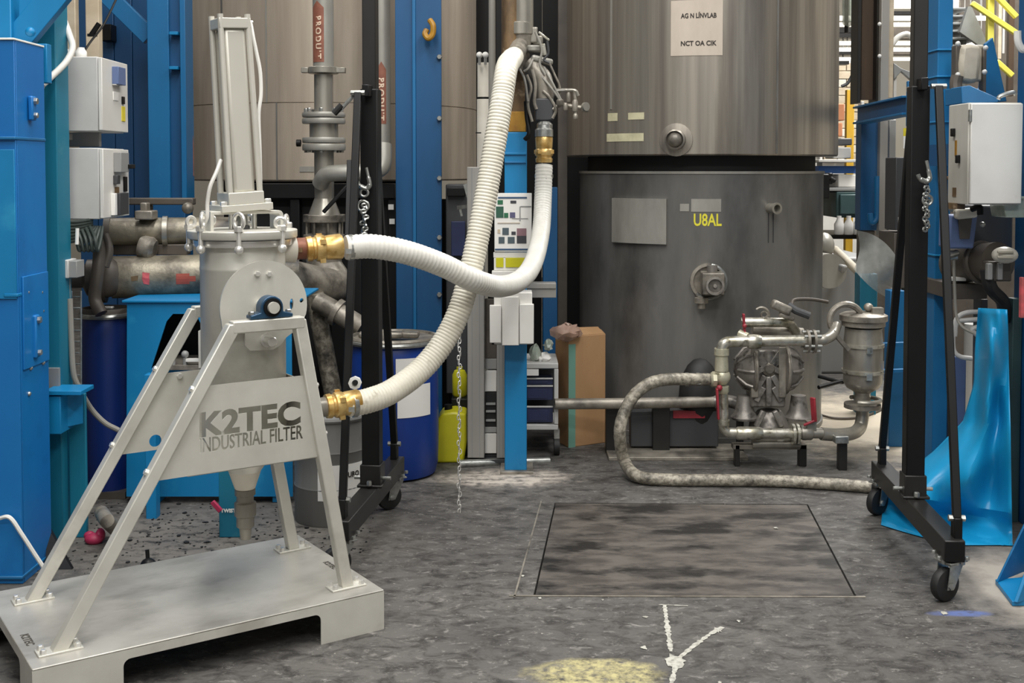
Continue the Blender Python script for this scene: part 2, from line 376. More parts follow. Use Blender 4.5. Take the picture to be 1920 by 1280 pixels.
# splashes of white sealant and paint on the floor
def splat(pts, r0, z=.002):
    g = G(); pts = resample([V((p.x, p.y, 0)) for p in pts], .012)
    lft, rgt = [], []
    for i, p in enumerate(pts):
        d = (pts[min(i + 1, len(pts) - 1)] - pts[max(i - 1, 0)]).normalized(); n = V((-d.y, d.x, 0)); r = r0 * random.uniform(.5, 1.5)
        lft.append(p + n * r + V((0, 0, z))); rgt.append(p - n * r + V((0, 0, z)))
    m = len(pts); g.add(lft + rgt, [(i, m + i, m + i + 1, i + 1) for i in range(m - 1)]); return g
def blob(c, r, n=18, z=.0025):
    g = G(); pts = [V((c.x + r * random.uniform(.6, 1.35) * math.cos(2 * PI * i / n), c.y + 1.5 * r * random.uniform(.6, 1.3) * math.sin(2 * PI * i / n), z)) for i in range(n)]
    g.add(pts + [V((c.x, c.y, z + .003))], [(i, (i + 1) % n, n) for i in range(n)]); return g
for pts, r in (([(1246, 1135), (1252, 1180), (1258, 1222)], .0085), ([(1268, 1238), (1300, 1212), (1330, 1190), (1355, 1176)], .008), ([(1268, 1245), (1258, 1285)], .007), ([(1235, 1134), (1290, 1136)], .004)):
    struct('paint_streak', splat([FL(*p) for p in pts], r), M['floor_white'], flo)
for p, r in (((1264, 1240), .032), ((1346, 1181), .016), ((1385, 1165), .006), ((1012, 1122), .006), ((1210, 1157), .008), ((1455, 990), .008), ((1770, 1150), .012), ((1350, 1280), .006), ((1208, 1215), .01), ((1130, 1125), .005), ((980, 1080), .006)):
    struct('paint_spot', blob(FL(*p), r), M['floor_white'], flo)
dm('hall_wall', '#b9b2a4', .8, 0, '#a9a294', (.6, .6, .6))
dm('hall_dark', '#6d6a66', .8, 0, '#5d5a56', (.6, .6, .6))
struct('wall_back', G().span(HX0, HX1, HY1, HY1 + .1, 0, HZ), M['hall_wall'])
struct('wall_left', G().span(HX0 - .1, HX0, HY0, HY1, 0, HZ), M['hall_dark'])
struct('wall_right', G().span(HX1, HX1 + .1, HY0, HY1, 0, HZ), M['hall_wall'])
struct('ceiling', G().span(HX0, HX1, HY0, HY1, HZ, HZ + .1), M['hall_dark'])
# ------------------------------------------------------------------ sheet metal with cut-outs
def sheet(name, outline, mt, parent, m, t=.004, holes=(), texts=(), bev=0):
    """a flat sheet in the plane m (x, y), outline and holes as point lists, texts cut right through"""
    cu = bpy.data.curves.new('c', 'CURVE'); cu.dimensions = '2D'; cu.fill_mode = 'BOTH'; cu.extrude = t / 2; cu.resolution_u = 4
    for pl in [outline] + list(holes):
        sp = cu.splines.new('POLY'); sp.points.add(len(pl) - 1); sp.use_cyclic_u = True
        for i, p in enumerate(pl): sp.points[i].co = (p[0], p[1], 0, 1)
    for body, size, cx, cy, wide, weight in texts:
        tc = bpy.data.curves.new('t', 'FONT'); tc.body = body; tc.size = size; tc.align_x = 'CENTER'; tc.align_y = 'CENTER'; tc.offset = weight; tc.resolution_u = 3
        to = bpy.data.objects.new('t', tc); COL.objects.link(to)
        for o in bpy.context.selected_objects: o.select_set(False)
        bpy.context.view_layer.objects.active = to; to.select_set(True); bpy.ops.object.convert(target='CURVE')
        cc = to.data; pts = [b.co for s_ in cc.splines for b in s_.bezier_points]
        x0 = min(p.x for p in pts); x1 = max(p.x for p in pts); y0 = min(p.y for p in pts); y1 = max(p.y for p in pts); k = wide / (x1 - x0)
        f = lambda p: V(((p.x - (x0 + x1) / 2) * k + cx, (p.y - (y0 + y1) / 2) + cy, 0))
        loops = []
        for s_ in cc.splines:
            bp = s_.bezier_points; pl = []
            for i in range(len(bp)):
                a, b = bp[i], bp[(i + 1) % len(bp)]; c = (f(a.co), f(a.handle_right), f(b.handle_left), f(b.co))
                straight = (c[1] - c[0]).cross(c[3] - c[0]).length < 1e-7 and (c[2] - c[0]).cross(c[3] - c[0]).length < 1e-7
                for j in range(1 if straight else 4):
                    t = j / 4; pl.append(c[0] * (1 - t) ** 3 + c[1] * (3 * t * (1 - t) ** 2) + c[2] * (3 * t * t * (1 - t)) + c[3] * t ** 3)
            loops.append([p for i, p in enumerate(pl) if (p - pl[i - 1]).length > 1e-5])
        ar = lambda L: sum(L[i - 1].x * L[i].y - L[i].x * L[i - 1].y for i in range(len(L)))
        sg = 1 if ar(max(loops, key=lambda L: abs(ar(L)))) > 0 else -1
        for L in loops:                    # bolder strokes: every contour pushed outwards by weight
            sp = cu.splines.new('POLY'); sp.points.add(len(L) - 1); sp.use_cyclic_u = True
            for i in range(len(L)):
                d0 = (L[i] - L[i - 1]).normalized(); d1 = (L[(i + 1) % len(L)] - L[i]).normalized()
                n0 = V((d0.y, -d0.x, 0)) * sg; n1 = V((d1.y, -d1.x, 0)) * sg; k_ = max(.35, 1 + n0.dot(n1))
                q_ = L[i] + (n0 + n1) * (weight / k_); sp.points[i].co = (q_.x, q_.y, 0, 1)
        bpy.data.objects.remove(to)
    co = bpy.data.objects.new('c', cu); COL.objects.link(co)
    me = bpy.data.meshes.new_from_object(co.evaluated_get(bpy.context.evaluated_depsgraph_get()))
    g = G(); g.add([m @ v.co for v in me.vertices], [tuple(p.vertices) for p in me.polygons])
    bpy.data.objects.remove(co); bpy.data.curves.remove(cu); bpy.data.meshes.remove(me)
    return obj(name, g, mt, parent, bev, 30)
def ring(cx, cy, r, n=20, ry=None): return [(cx + r * math.cos(2 * PI * i / n), cy + (ry or r) * math.sin(2 * PI * i / n)) for i in range(n)]
# ------------------------------------------------------------------ the stainless filter on its skid
FO = V((-1.39996, 3.33506, 0)); FY = math.radians(33.99)
UA, VA = V((math.cos(FY), math.sin(FY), 0)), V((-math.sin(FY), math.cos(FY), 0))
def Q(u, v, z): return FO + UA * u + VA * v + Z3 * z
def ONV(px, py, v):        # skid coordinates of a point seen on the upright plane v
    r = ray(px, py); s = (v - (EYE - FO).dot(VA)) / r.dot(VA); p = EYE + r * s - FO
    return p.dot(UA), p.z
fr = thing('filter_skid', 'stainless steel filter unit with slanted legs and cut-out lettering on a base plate', 'industrial filter', FO, FY)
BL, BW, BZ = 1.1527, .7325, .139
ST_ = M['stainless']; 
g = G()
def rrect(x0, x1, y0, y1): return [Q(x0, y0, 0), Q(x1, y0, 0), Q(x1, y1, 0), Q(x0, y1, 0)]
g.prism([p + Z3 * (BZ - .006) for p in rrect(0, BL, 0, BW)], (0, 0, .006))
obj('base_plate', g, M['stainless_plate'], fr, .004)
def skirt(o, d, ln, a, b, nrm):
    rc = .022; band = BZ - .034
    pl = [(0, 0), (a, 0)] + [(a + rc - rc * math.cos(t), band - rc + rc * math.sin(t)) for t in [PI / 2 * i / 5 for i in range(6)]]
    pl += [(b - rc + rc * math.sin(t), band - rc + rc * math.cos(t)) for t in [PI / 2 * i / 5 for i in range(6)]] + [(b, 0), (ln, 0), (ln, BZ - .006), (0, BZ - .006)]
    g = G(); g.prism([o + d * x + Z3 * y for x, y in pl], nrm * .004); return obj('skirt', g, ST_, fr)
skirt(Q(0, 0, 0), UA, BL, .262, .915, VA); skirt(Q(0, BW - .004, 0), UA, BL, .262, .915, VA)
skirt(Q(0, .004, 0), VA, BW - .008, .17, .56, UA); skirt(Q(BL - .004, .004, 0), VA, BW - .008, .17, .56, UA)
TZ = 1.08
VF, VB = .10, .58
LL = {VF: ((.098, .139), (.660, TZ)), VB: ((.122, .139), (.695, TZ))}
RL = {VF: ((1.056, .139), (.884, TZ)), VB: ((1.063, .139), (.892, TZ))}
for vv in (VF, VB):
    for (a, b) in (LL[vv], RL[vv]):
        g = G(); A, B = Q(a[0], vv, a[1] + .004), Q(b[0], vv, b[1] + .012)
        d = (B - A).normalized(); w2 = .024
        s_ = .021 / abs(d.z)           # mitred: ends cut level
        g.add([A + UA * s_ - VA * w2 * .85, A - UA * s_ - VA * w2 * .85, A - UA * s_ + VA * w2 * .85, A + UA * s_ + VA * w2 * .85,
               B + UA * s_ - VA * w2 * .85, B - UA * s_ - VA * w2 * .85, B - UA * s_ + VA * w2 * .85, B + UA * s_ + VA * w2 * .85],
              [(3, 2, 1, 0), (4, 5, 6, 7), (0, 1, 5, 4), (1, 2, 6, 5), (2, 3, 7, 6), (3, 0, 4, 7)])
        obj('leg', g, ST_, fr, .004)
        g = G().box(Q(a[0], vv, .142), .13, .062, .006, UA, VA); obj('foot_plate', g, ST_, fr, .0015)
        g = G()
        for du in (-.05, .05):
            for dv in (-.02, .02): g.bolt(Q(a[0] + du, vv + dv, .145), Z3, .010, .014)
        obj('foot_bolts', g, M['polished'], fr, kind='stuff')
    a, b = LL[vv][1], RL[vv][1]
    obj('top_beam', G().bar(Q(a[0] - .012, vv, TZ), Q(b[0] + .016, vv, TZ), .0425, .04), ST_, fr, .004)
def lu(z, vv=VF): a, b = LL[vv]; return a[0] + (z - a[1]) / (b[1] - a[1]) * (b[0] - a[0])
def ru(z, vv=VF): a, b = RL[vv]; return a[0] + (z - a[1]) / (b[1] - a[1]) * (b[0] - a[0])
# front panel with the cut-out lettering
z0, z1 = .612, .897
pm = plane_mx(Q(0, VF, 0), UA, Z3)
k0 = ONV(374, 792, VF); k1 = ONV(563, 778, VF); kx = (k0[0] + k1[0]) / 2; kz = (k0[1] + k1[1]) / 2; kw = k1[0] - k0[0]
i0 = ONV(374, 832, VF); i1 = ONV(567, 812, VF); ix = (i0[0] + i1[0]) / 2; iz = (i0[1] + i1[1]) / 2; iw = i1[0] - i0[0]
sheet('front_panel', [(lu(z0), z0), (ru(z0), z0), (ru(z1), z1), (lu(z1), z1)], ST_, fr, pm, .004,
      texts=[('K2TEC', .106, kx, kz, kw - .008, .0050), ('INDUSTRIAL FILTER', .066, ix, iz, iw, .0011)])
obj('floor_panel', G().prism([Q(.50, VF + .004, .608), Q(ru(.608) - .01, VF + .004, .608), Q(ru(.608, VB) - .01, VB - .004, .608), Q(.70, VB - .004, .608)], Z3 * .004), ST_, fr)
obj('side_panel', G().prism([Q(ru(.60), VF + .004, .60), Q(ru(.87), VF + .004, .87), Q(ru(.87, VB), VB - .004, .87), Q(ru(.60, VB), VB - .004, .60)], UA * .004), ST_, fr)
zr0, zr1 = .594, .866; hq = ONV(291, 826, VB)
sheet('rear_panel', [(lu(zr0, VB), zr0), (ru(zr0, VB), zr0), (ru(zr1, VB), zr1), (lu(zr1, VB), zr1)], ST_, fr, plane_mx(Q(0, VB, 0), UA, Z3), .004, holes=[ring(hq[0], hq[1], .022)])
g = G()
for px, py, vv in ((262, 895, VF), (350, 738, VF), (194, 843, VB), (273, 700, VB)):
    u_, z_ = ONV(px, py, vv); n = (-UA * .86 + Z3 * .5).normalized(); g.bolt(Q(lu(z_, vv), vv, z_) + n * .022, n, .011, .012)
for z_ in (.69, .86): g.bolt(Q(ru(z_) + .024, VF, z_), UA, .008, .008)
bq = ONV(336, 704, VB); g.bolt(Q(bq[0], VB - .003, bq[1]), -VA, .011, .01)
obj('panel_bolts', g, M['polished'], fr, kind='stuff')
# vessel
CU, CV = .787, .35; C0 = Q(CU, CV, 0)
obj('vessel', G().lathe([(.03, .50), (.036, .505), (.146, .66), (.1465, 1.246), (.1478, 1.249), (.1478, 1.257), (.1465, 1.26), (.1465, 1.335)], C0, Z3, 48), ST_, fr, smooth=40)
obj('body_flange', G().lathe([(.146, 1.328), (.168, 1.331), (.170, 1.336), (.170, 1.352), (.165, 1.356), (.1, 1.356)], C0, Z3, 48), M['polished'], fr)
obj('lid', G().lathe([(.16, 1.357), (.187, 1.358), (.189, 1.361), (.189, 1.383), (.186, 1.386), (.0, 1.387)], C0, Z3, 48), ST_, fr)
obj('lid_gasket', G().lathe([(.15, 1.354), (.180, 1.3545), (.180, 1.3585), (.15, 1.359)], C0, Z3, 48), M['plastic_grey'], fr)
# swing bolts with ring nuts round the lid
for a in (200, 245, 295, 8, 60, 110, 155):
    d = UA * math.cos(math.radians(a)) + VA * math.sin(math.radians(a)); c = C0 + d * .183
    big = .026 if a in (200, 245, 292) else .017
    e = obj('swing_bolt', G().cyl(c + Z3 * 1.318, c + Z3 * 1.40, .009, n=10).ball(c + Z3 * 1.326, .016).lathe([(.016, 1.387), (.016, 1.402), (.012, 1.406)], c, Z3, 6), M['polished'], fr)
    obj('ring_nut', G().torus(c + Z3 * (1.398 + big * .9) - d * .008, (d.cross(Z3) + d * .9).normalized(), big, .0065, 18, 8), M['polished'], e)
# yoke on the lid, rod and stays
yo = Q(CU, CV, 0)
g = G(); yw = .132
prof = [(-yw, 1.386), (-yw, 1.452), (yw - .018, 1.452)] + [(yw - .018 + .018 * math.sin(t), 1.434 + .018 * math.cos(t)) for t in [PI / 2 * i / 4 for i in range(1, 5)]] + [(yw, 1.386), (yw - .011, 1.386), (yw - .011, 1.434), (yw - .018, 1.441), (-yw + .011, 1.441), (-yw + .011, 1.386)]
g.prism([yo + UA * a + Z3 * b - VA * .05 for a, b in prof], VA * .10); obj('yoke', g, ST_, fr, .0015)
obj('piston_rod', G().cyl(yo + Z3 * 1.386, yo + Z3 * 1.45, .017), M['zinc'], fr)
obj('rod_nut', G().lathe([(.026, 1.386), (.026, 1.398), (.02, 1.401)], yo, Z3, 6), M['plastic_dark'], fr)
for du in (-.03, .055): obj('stay_rod', G().cyl(yo + UA * du + Z3 * 1.386 + VA * .03, yo + UA * du + Z3 * 1.441 + VA * .03, .009, n=12), M['polished'], fr)
# pneumatic cylinder, leaning a touch to the left
ax = (Z3 - UA * .055 + VA * .0).normalized(); ay = VA; a_x = ay.cross(ax); base = yo + Z3 * 1.452 - UA * .004
def CY_(x, y, t): return base + a_x * x + ay * y + ax * t
obj('mounting_flange', G().box(CY_(0, 0, .012), .185, .13, .024, a_x, ay, ax), M['satin_alu'], fr, .002)
g = G()
for sx_ in (-.08, .08):
    for sy_ in (-.048, .048): g.bolt(CY_(sx_, sy_, .024), ax, .012, .014)
obj('flange_bolts', g, M['polished'], fr, kind='stuff')
obj('lower_head', G().box(CY_(0, 0, .045), .128, .118, .042, a_x, ay, ax), M['satin_alu'], fr, .003)
obj('barrel', G().box(CY_(0, 0, .345), .082, .09, .57, a_x, ay, ax), M['satin_alu'], fr, .014)
obj('upper_head', G().box(CY_(0, 0, .645), .114, .106, .036, a_x, ay, ax), M['satin_alu'], fr, .003)
for sx_ in (-1, 1):
    for sy_ in (-1, 1): obj('tie_rod', G().tube([CY_(sx_ * .054, sy_ * .046, .05), CY_(sx_ * .0485, sy_ * .043, .676)], .0105, 12), M['satin_alu'], fr)
obj('port_fitting', G().cyl(CY_(.057, -.02, .652), CY_(.075, -.02, .652), .006, n=8), M['polished'], fr)
obj('air_line', G().tube(spline([CY_(.068, -.02, .65), CY_(.070, -.03, .60), CY_(.078, -.03, .55), CY_(.088, -.03, .48), CY_(.086, -.03, .40), CY_(.073, -.03, .33), CY_(.069, -.03, .2), CY_(.067, -.02, .06)]), .0065, 8), M['white'], fr)
obj('vent_hose', G().tube(spline([P(414, 300, 4.0), P(406, 322, 3.97), P(394, 350, 3.95), P(389, 380, 3.95), P(388, 408, 3.95), P(378, 428, 3.96)]), .0068, 8), M['cable_white'], fr)
# trunnion plate, bearing and locking tab
PV = .188
pmv = plane_mx(Q(0, PV, 0), UA, Z3)
dc = ONV(495, 574, PV); R_ = .156
top = [(dc[0] + R_ * math.cos(t), dc[1] + R_ * math.sin(t)) for t in [math.radians(-14 + 208 * i / 36) for i in range(37)]]
t0 = ONV(459, 625, PV); t1 = ONV(459, 648, PV); t2 = ONV(468, 657, PV); t3 = ONV(512, 655, PV); t4 = ONV(526, 646, PV); t5 = ONV(536, 632, PV); t6 = ONV(560, 614, PV)
ol = top + [(top[-1][0] + .004, 1.06), t0, t1, t2, t3, t4, t5, t6]
s1 = ONV(546, 570, PV); s2 = ONV(565, 563, PV)
sheet('trunnion_plate', ol, ST_, fr, pmv, .008, holes=[ring(s1[0], s1[1], .007, 14, .02), ring(s2[0], s2[1], .008, 14)])
g = G()
for px in (481, 503):
    q_ = ONV(px, 513, PV); g.bolt(Q(q_[0], PV - .004, q_[1]), -VA, .010, .012)
obj('plate_bolts', g, M['polished'], fr, kind='stuff')
bu = ONV(505, 575, .11)[0]
bz = TZ + .022
g = G(); prof = [(-.074, 0), (.074, 0), (.074, .012), (.040, .02)] + [(.040 * math.cos(t), .034 + .040 * math.sin(t)) for t in [PI * i / 12 for i in range(13)]] + [(-.040, .02), (-.074, .012)]
g.prism([Q(bu + a, .085, bz + b) for a, b in prof], VA * .045); be = obj('bearing_block', g, M['bearing_blue'], fr, .003)
obj('bearing_bolts', G().bolt(Q(bu - .065, .105, bz + .013), Z3, .011, .012).bolt(Q(bu + .065, .105, bz + .013), Z3, .011, .012), M['zinc'], be, kind='stuff')
obj('bearing_ring', G().lathe([(.018, -.003), (.031, -.003), (.031, .004), (.018, .004)], Q(bu, .083, bz + .036), -VA, 24), M['black_paint'], fr)
obj('shaft', G().cyl(Q(bu, .066, bz + .036), Q(bu, PV, bz + .036), .0195, n=20), M['stainless'], fr)
lb = ONV(503, 638, PV - .02)
obj('locking_pin', G().lathe([(.024, 0), (.024, .012), (.017, .013), (.017, .055), (.014, .058)], Q(lb[0], PV - .004, lb[1]), -VA, 16), M['polished'], fr)
# outlet cone, ball valve and drain
obj('outlet_cone', G().lathe([(.032, .468), (.036, .472), (.082, .61)], C0, Z3, 32), M['cream'], fr)
va = obj('drain_valve', G().lathe([(.03, .47), (.036, .468), (.036, .448), (.030, .445), (.030, .425), (.038, .42), (.038, .375), (.031, .37), (.031, .335), (.022, .33), (.018, .29)], C0, Z3, 24), M['steel_pipe'], fr)
# inlet on the right of the vessel
nz = ONV(535, 467, CV)[1]; n0 = Q(CU, CV, nz) + X3 * .13 - Y3 * .02
dirn = (P(650, 464, 4.22) - P(545, 467, 4.12)).normalized(); i0_ = P(526, 467, 4.12)
obj('inlet_nozzle', G().lathe([(.044, -.03), (.048, .0), (.050, .04), (.050, .049), (.038, .051)], i0_, dirn, 28), M['cream'], fr)
co = obj('inlet_coupling', G().lathe([(.034, .05), (.039, .052), (.039, .088), (.041, .09), (.041, .118)], i0_, dirn, 28), M['copper_red'], fr)
obj('clamp_screw', G().box(i0_ + dirn * .078 - Z3 * .002 - Y3 * .04, .02, .012, .016), M['rust'], co)
p_ = P(612, 762, 4.262); q_ = Q(CU, CV, p_.z)
obj('outlet_nipple', G().cyl(q_ + (p_ - q_).normalized() * .1, p_, .036), M['steel_pipe'], fr)
# engraved marks on the plate corners
text('engraving', 'K2TEC', .034, M['ink_grey'], fr, plane_mx(Q(.035, .235, BZ + .0006), -VA, UA), weight=.001)
text('engraving', 'K2TEC', .03, M['ink_grey'], fr, plane_mx(Q(1.105, .33, BZ + .0006), -VA, UA), weight=.001)
# ------------------------------------------------------------------ the two white hoses
def hose(name, label, pts, r0, r1, mt, step=.0052, depth=.0022, per=3):
    path = resample(spline(pts, 14), step); m = len(path)
    rs = [r0 + (r1 - r0) * i / (m - 1) - (depth if i % per == 0 else 0) for i in range(m)]
    t = thing(name, label, 'hose', path[0]); obj('hose_body', G().tube(path, rs, 20), mt, t, smooth=60); return t, path
def coupling(parent, p, d, k=1.0, lugs=True):
    g = G().lathe([(.036 * k, 0), (.044 * k, .002), (.046 * k, .02), (.041 * k, .024), (.041 * k, .032), (.047 * k, .036), (.05 * k, .05), (.047 * k, .066), (.043 * k, .07), (.045 * k, .08), (.047 * k, .125), (.043 * k, .132), (.03 * k, .133)], p, d, 28)
    c = obj('brass_coupling', g, M['brass'], parent, label='brass hose coupling')
    if lugs:
        sd, u = frame(d)
        for a in (30, 120, 210, 300):
            q = sd * math.cos(math.radians(a)) + u * math.sin(math.radians(a)); obj('coupling_lug', G().box(V(p) + V(d) * .055 + q * .05 * k, .016, .02, .016, sd, V(d), u), M['brass'], c)
def clamp(parent, p, d, r):
    sd, u = frame(d); c = obj('hose_clamp', G().lathe([(r, -.008), (r + .002, -.008), (r + .002, .008), (r, .008)], p, d, 28), M['zinc'], parent)
    obj('clamp_screw', G().box(V(p) - Y3 * r + Z3 * -.01, .022, .014, .018), M['zinc'], c)
hA, pa = hose('white_hose', 'white corrugated hose from the upper brass coupling, looping right in front of the white cabinet', [P(648, 464, 4.22), P(700, 462, 4.26), P(765, 474, 4.33), P(832, 498, 4.42), P(885, 524, 4.5), P(935, 537, 4.72), P(975, 525, 5.05), P(1000, 492, 5.4), P(1014, 435, 5.68), P(1018, 375, 5.82), P(1020, 310, 5.86)], .0455, .0445, M['hose_white'], .0056)
d = (pa[0] - pa[8]).normalized(); coupling(hA, P(573, 467, 4.155), -d); clamp(hA, P(657, 464, 4.23), d, .046); clamp(hA, P(1020, 330, 5.86), Z3, .045)
d = Z3; coupling(hA, P(1020, 305, 5.87), Z3, .95)
obj('sleeve', G().lathe([(.038, .128), (.046, .132), (.046, .165), (.036, .175), (.034, .19)], P(1020, 305, 5.87), Z3, 24), M['zinc'], hA)
hB, pb = hose('white_hose', 'white ribbed hose from the lower brass coupling, sweeping up to the stained vertical pipe', [P(652, 758, 4.3), P(690, 751, 4.34), P(735, 733, 4.42), P(790, 692, 4.52), P(832, 640, 4.58), P(862, 580, 4.62), P(883, 505, 4.66), P(900, 425, 4.7), P(916, 340, 4.74), P(931, 250, 4.78), P(942, 180, 4.83), P(950, 128, 4.9), P(958, 113, 5.1), P(962, 108, 5.4), P(964, 106, 5.72)], .0475, .0475, M['hose_cream'], .0048, .0030, 3)
d = (pb[0] - pb[8]).normalized(); coupling(hB, P(610, 762, 4.26), -d); clamp(hB, P(663, 757, 4.31), d, .0478)
# ------------------------------------------------------------------ right tank
TD, TR = 7.49, .77; TX = (1312 - CX) / F * TD; TC = V((TX, TD, 0))
tk = thing('storage_tank', 'dark stainless tank with paper sign, standing on a broad skirt behind the pump', 'tank', TC)
UR = .856; zb = P(1310, 291, TD - UR).z; zr = P(1310, 322, TD - TR).z
obj('tank_shell', G().lathe([(UR - .1, zb), (UR - .008, zb), (UR, zb + .008), (UR, 4.2)], TC, Z3, 96), M['tank_dark'], tk)
obj('rim', G().lathe([(TR, zr - .012), (TR + .007, zr - .012), (TR + .007, zr + .003), (TR, zr + .003)], TC, Z3, 96), M['tank_plate'], tk)  # lip in paler steel: the rim highlight is put into its colour
obj('recess_ring', G().lathe([(.72, zr - .03), (.72, zb + .02)], TC, Z3, 64), M['black_gap'], tk)
obj('skirt', G().lathe([(.70, zr - .001), (.70, zr), (TR, zr), (TR + .004, zr - .012), (TR, zr - .02), (TR, .03), (TR + .01, .028), (TR + .01, 0)], TC, Z3, 96), M['tank_skirt'], tk)
def onT(px, py, R, c=TC):          # point and angle on an upright drum
    r = ray(px, py); o = EYE - c; a = r.x ** 2 + r.y ** 2; b = 2 * (o.x * r.x + o.y * r.y); cc = o.x ** 2 + o.y ** 2 - R * R
    disc = max(b * b - 4 * a * cc, 0); t = (-b - math.sqrt(disc)) / (2 * a); p = EYE + r * t
    return p, math.atan2(p.y - c.y, p.x - c.x)
def drum_patch(name, x0, x1, y0, y1, R, c, mt, par, t=.0015, label=None, off=.0008):
    p0, a0 = onT(x0, (y0 + y1) / 2, R, c); p1, a1 = onT(x1, (y0 + y1) / 2, R, c); pz0, _ = onT((x0 + x1) / 2, y1, R, c); pz1, _ = onT((x0 + x1) / 2, y0, R, c)
    return obj(name, G().arc(c, R + off, a0, a1, pz0.z, pz1.z, t), mt, par, label=label)
def drum_text(body, px, py, hpx, wpx, R, c, mt, par, weight=.001, rot=0, off=.004):
    p, a = onT(px, py, R, c); n = V((math.cos(a), math.sin(a), 0)); k = (p.y) / F
    return text('lettering', body, hpx * k * 1.38, mt, par, plane_mx(p + n * off, V((-n.y, n.x, 0)), Z3), wide=(wpx * k), weight=weight * 1, rot=rot, bend=R)
for x0 in (1440, 1449): drum_patch('run_mark', x0, x0 + 1.5, 400, 455, TR, TC, M['plastic_dark'], tk)
drum_patch('sign_paper', 1258, 1355, 0, 104, UR, TC, M['paper_old'], tk, .002, label='weathered paper sign')
drum_text('AG N LÍNVLAB', 1310, 28, 9, 66, UR, TC, M['ink'], tk); drum_text('NCT OA CIK', 1310, 81, 9, 66, UR, TC, M['ink'], tk)
for x0, x1, y0, y1 in ((1178, 1208, 211, 224), (1140, 1158, 212, 227), (1138, 1207, 250, 265)): drum_patch('tape_strip', x0, x1, y0, y1, UR, TC, M['sticker_cream'], tk)
drum_patch('weld_bead', 1456, 1459, -60, 288, UR, TC, M['tank_skirt'], tk, .004); drum_patch('weld_bead', 1145, 1148, -60, 205, UR, TC, M['tank_plate'], tk, .004)
p, a = onT(1268, 262, UR, TC); n = V((math.cos(a), math.sin(a), 0))
nz_ = obj('blind_nozzle', G().lathe([(.095, -.01), (.095, .006), (.058, .012), (.058, .05), (.05, .055), (.046, .04), (.046, .03)], p, n, 24), M['tank_dark'], tk)
obj('nozzle_plug', G().ball(p + n * .03, .044, .044, .044), M['steel_dirty'], nz_)
obj('chain_tag', G().box(p + n * .015 + V((.1, 0, 0)), .022, .012, .05), M['steel_dirty'], tk)
drum_patch('name_plate', 1152, 1251, 372, 456, TR, TC, M['tank_plate'], tk, .022, label='raised grey steel plate')
drum_patch('sticker_remains', 1296, 1352, 373, 397, TR, TC, M['tank_plate'], tk); drum_patch('sticker_remains', 1275, 1292, 382, 396, TR, TC, M['tank_plate'], tk)
drum_text('U8AL', 1327, 412, 23, 52, TR, TC, M['paint_yellow'], tk, .002, off=.002)
p, a = onT(1328, 527, TR, TC); n = V((math.cos(a), math.sin(a), 0)); s_ = V((-n.y, n.x, 0))
mh = obj('side_port', G().lathe([(.105, -.01), (.105, .02), (.088, .022), (.088, .0)], p, n, 32), M['steel_dirty'], tk, label='round port with a square valve block')
c_ = p + n * .09 + s_ * .015
obj('valve_block', G().box(c_, .125, .17, .125, s_, n, Z3), M['steel_dirty'], mh, .006)
obj('block_port', G().lathe([(.052, 0), (.052, .012), (.04, .013), (.036, -.01), (.012, -.01), (.010, .012), (.0, .013)], c_ + n * .085 + s_ * .01 - Z3 * .01, n, 24), M['steel_pump'], mh)
obj('port_clamp', G().torus(p + n * .03, n, .098, .012, 28, 8, PI * .55, PI * 1.75), M['zinc'], mh)
obj('block_knob', G().cyl(c_ + Z3 * .06, c_ + Z3 * .1, .03), M['steel_pump'], mh); 
p, a = onT(1314, 560, TR, TC); obj('drain_plug', G().lathe([(.022, -.05), (.022, -.02), (.04, -.018), (.04, .012), (.03, .016)], p + n * .05, Z3, 16), M['steel_dirty'], tk)
p, a = onT(1443, 390, TR, TC); n = V((math.cos(a), math.sin(a), 0))
obj('sample_stub', G().lathe([(.03, -.02), (.03, .06), (.034, .062), (.034, .075), (.022, .076), (.02, .03)], p, n, 20), M['steel_pipe'], tk)
# ------------------------------------------------------------------ left tank
LD, LR = 8.2, 1.02; LC = V(((622 - CX) / F * LD, LD, 0))
lt = thing('storage_tank', 'light brown stainless tank with welded panels behind the pneumatic cylinder', 'tank', LC)
lz = P(620, 340, LD - LR).z; lm = P(620, 192, LD - LR).z
obj('tank_shell', G().lathe([(LR - .12, lz), (LR - .008, lz), (LR, lz + .01), (LR, lm - .003), (LR - .006, lm - .002), (LR - .006, lm + .002), (LR, lm + .003), (LR, 4.4)], LC, Z3, 96), M['tank_brown'], lt)
obj('tank_skirt', G().lathe([(.74, 0), (.74, lz)], LC, Z3, 48), M['black_gap'], lt)  # black cylinder added for the darkness below the tank, shade put into its colour
for px in (518, 690): drum_patch('weld_bead', px, px + 2.5, 192, 338, LR, LC, M['tank_skirt'], lt, .004)
drum_patch('weld_bead', 498, 501, -60, 192, LR, LC, M['tank_plate'], lt, .004); drum_patch('weld_bead', 415, 418, -60, 192, LR, LC, M['tank_skirt'], lt, .004)
drum_patch('wrap_band', 562, 595, 312, 322, LR, LC, M['tank_plate'], lt, .004)
# black base frame under the left tank
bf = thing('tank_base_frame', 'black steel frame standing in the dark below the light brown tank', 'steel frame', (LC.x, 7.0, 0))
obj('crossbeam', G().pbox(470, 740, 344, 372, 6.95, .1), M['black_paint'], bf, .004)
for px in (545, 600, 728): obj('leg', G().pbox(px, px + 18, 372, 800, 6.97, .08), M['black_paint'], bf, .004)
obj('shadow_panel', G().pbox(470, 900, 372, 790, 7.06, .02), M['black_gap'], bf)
for x, y, s_ in ((733, 388, .0), (735, 415, .01)): obj('white_tag', G().pbox(x - 5, x + 5, y - 5, y + 5, 6.94, .006), M['white'], bf)
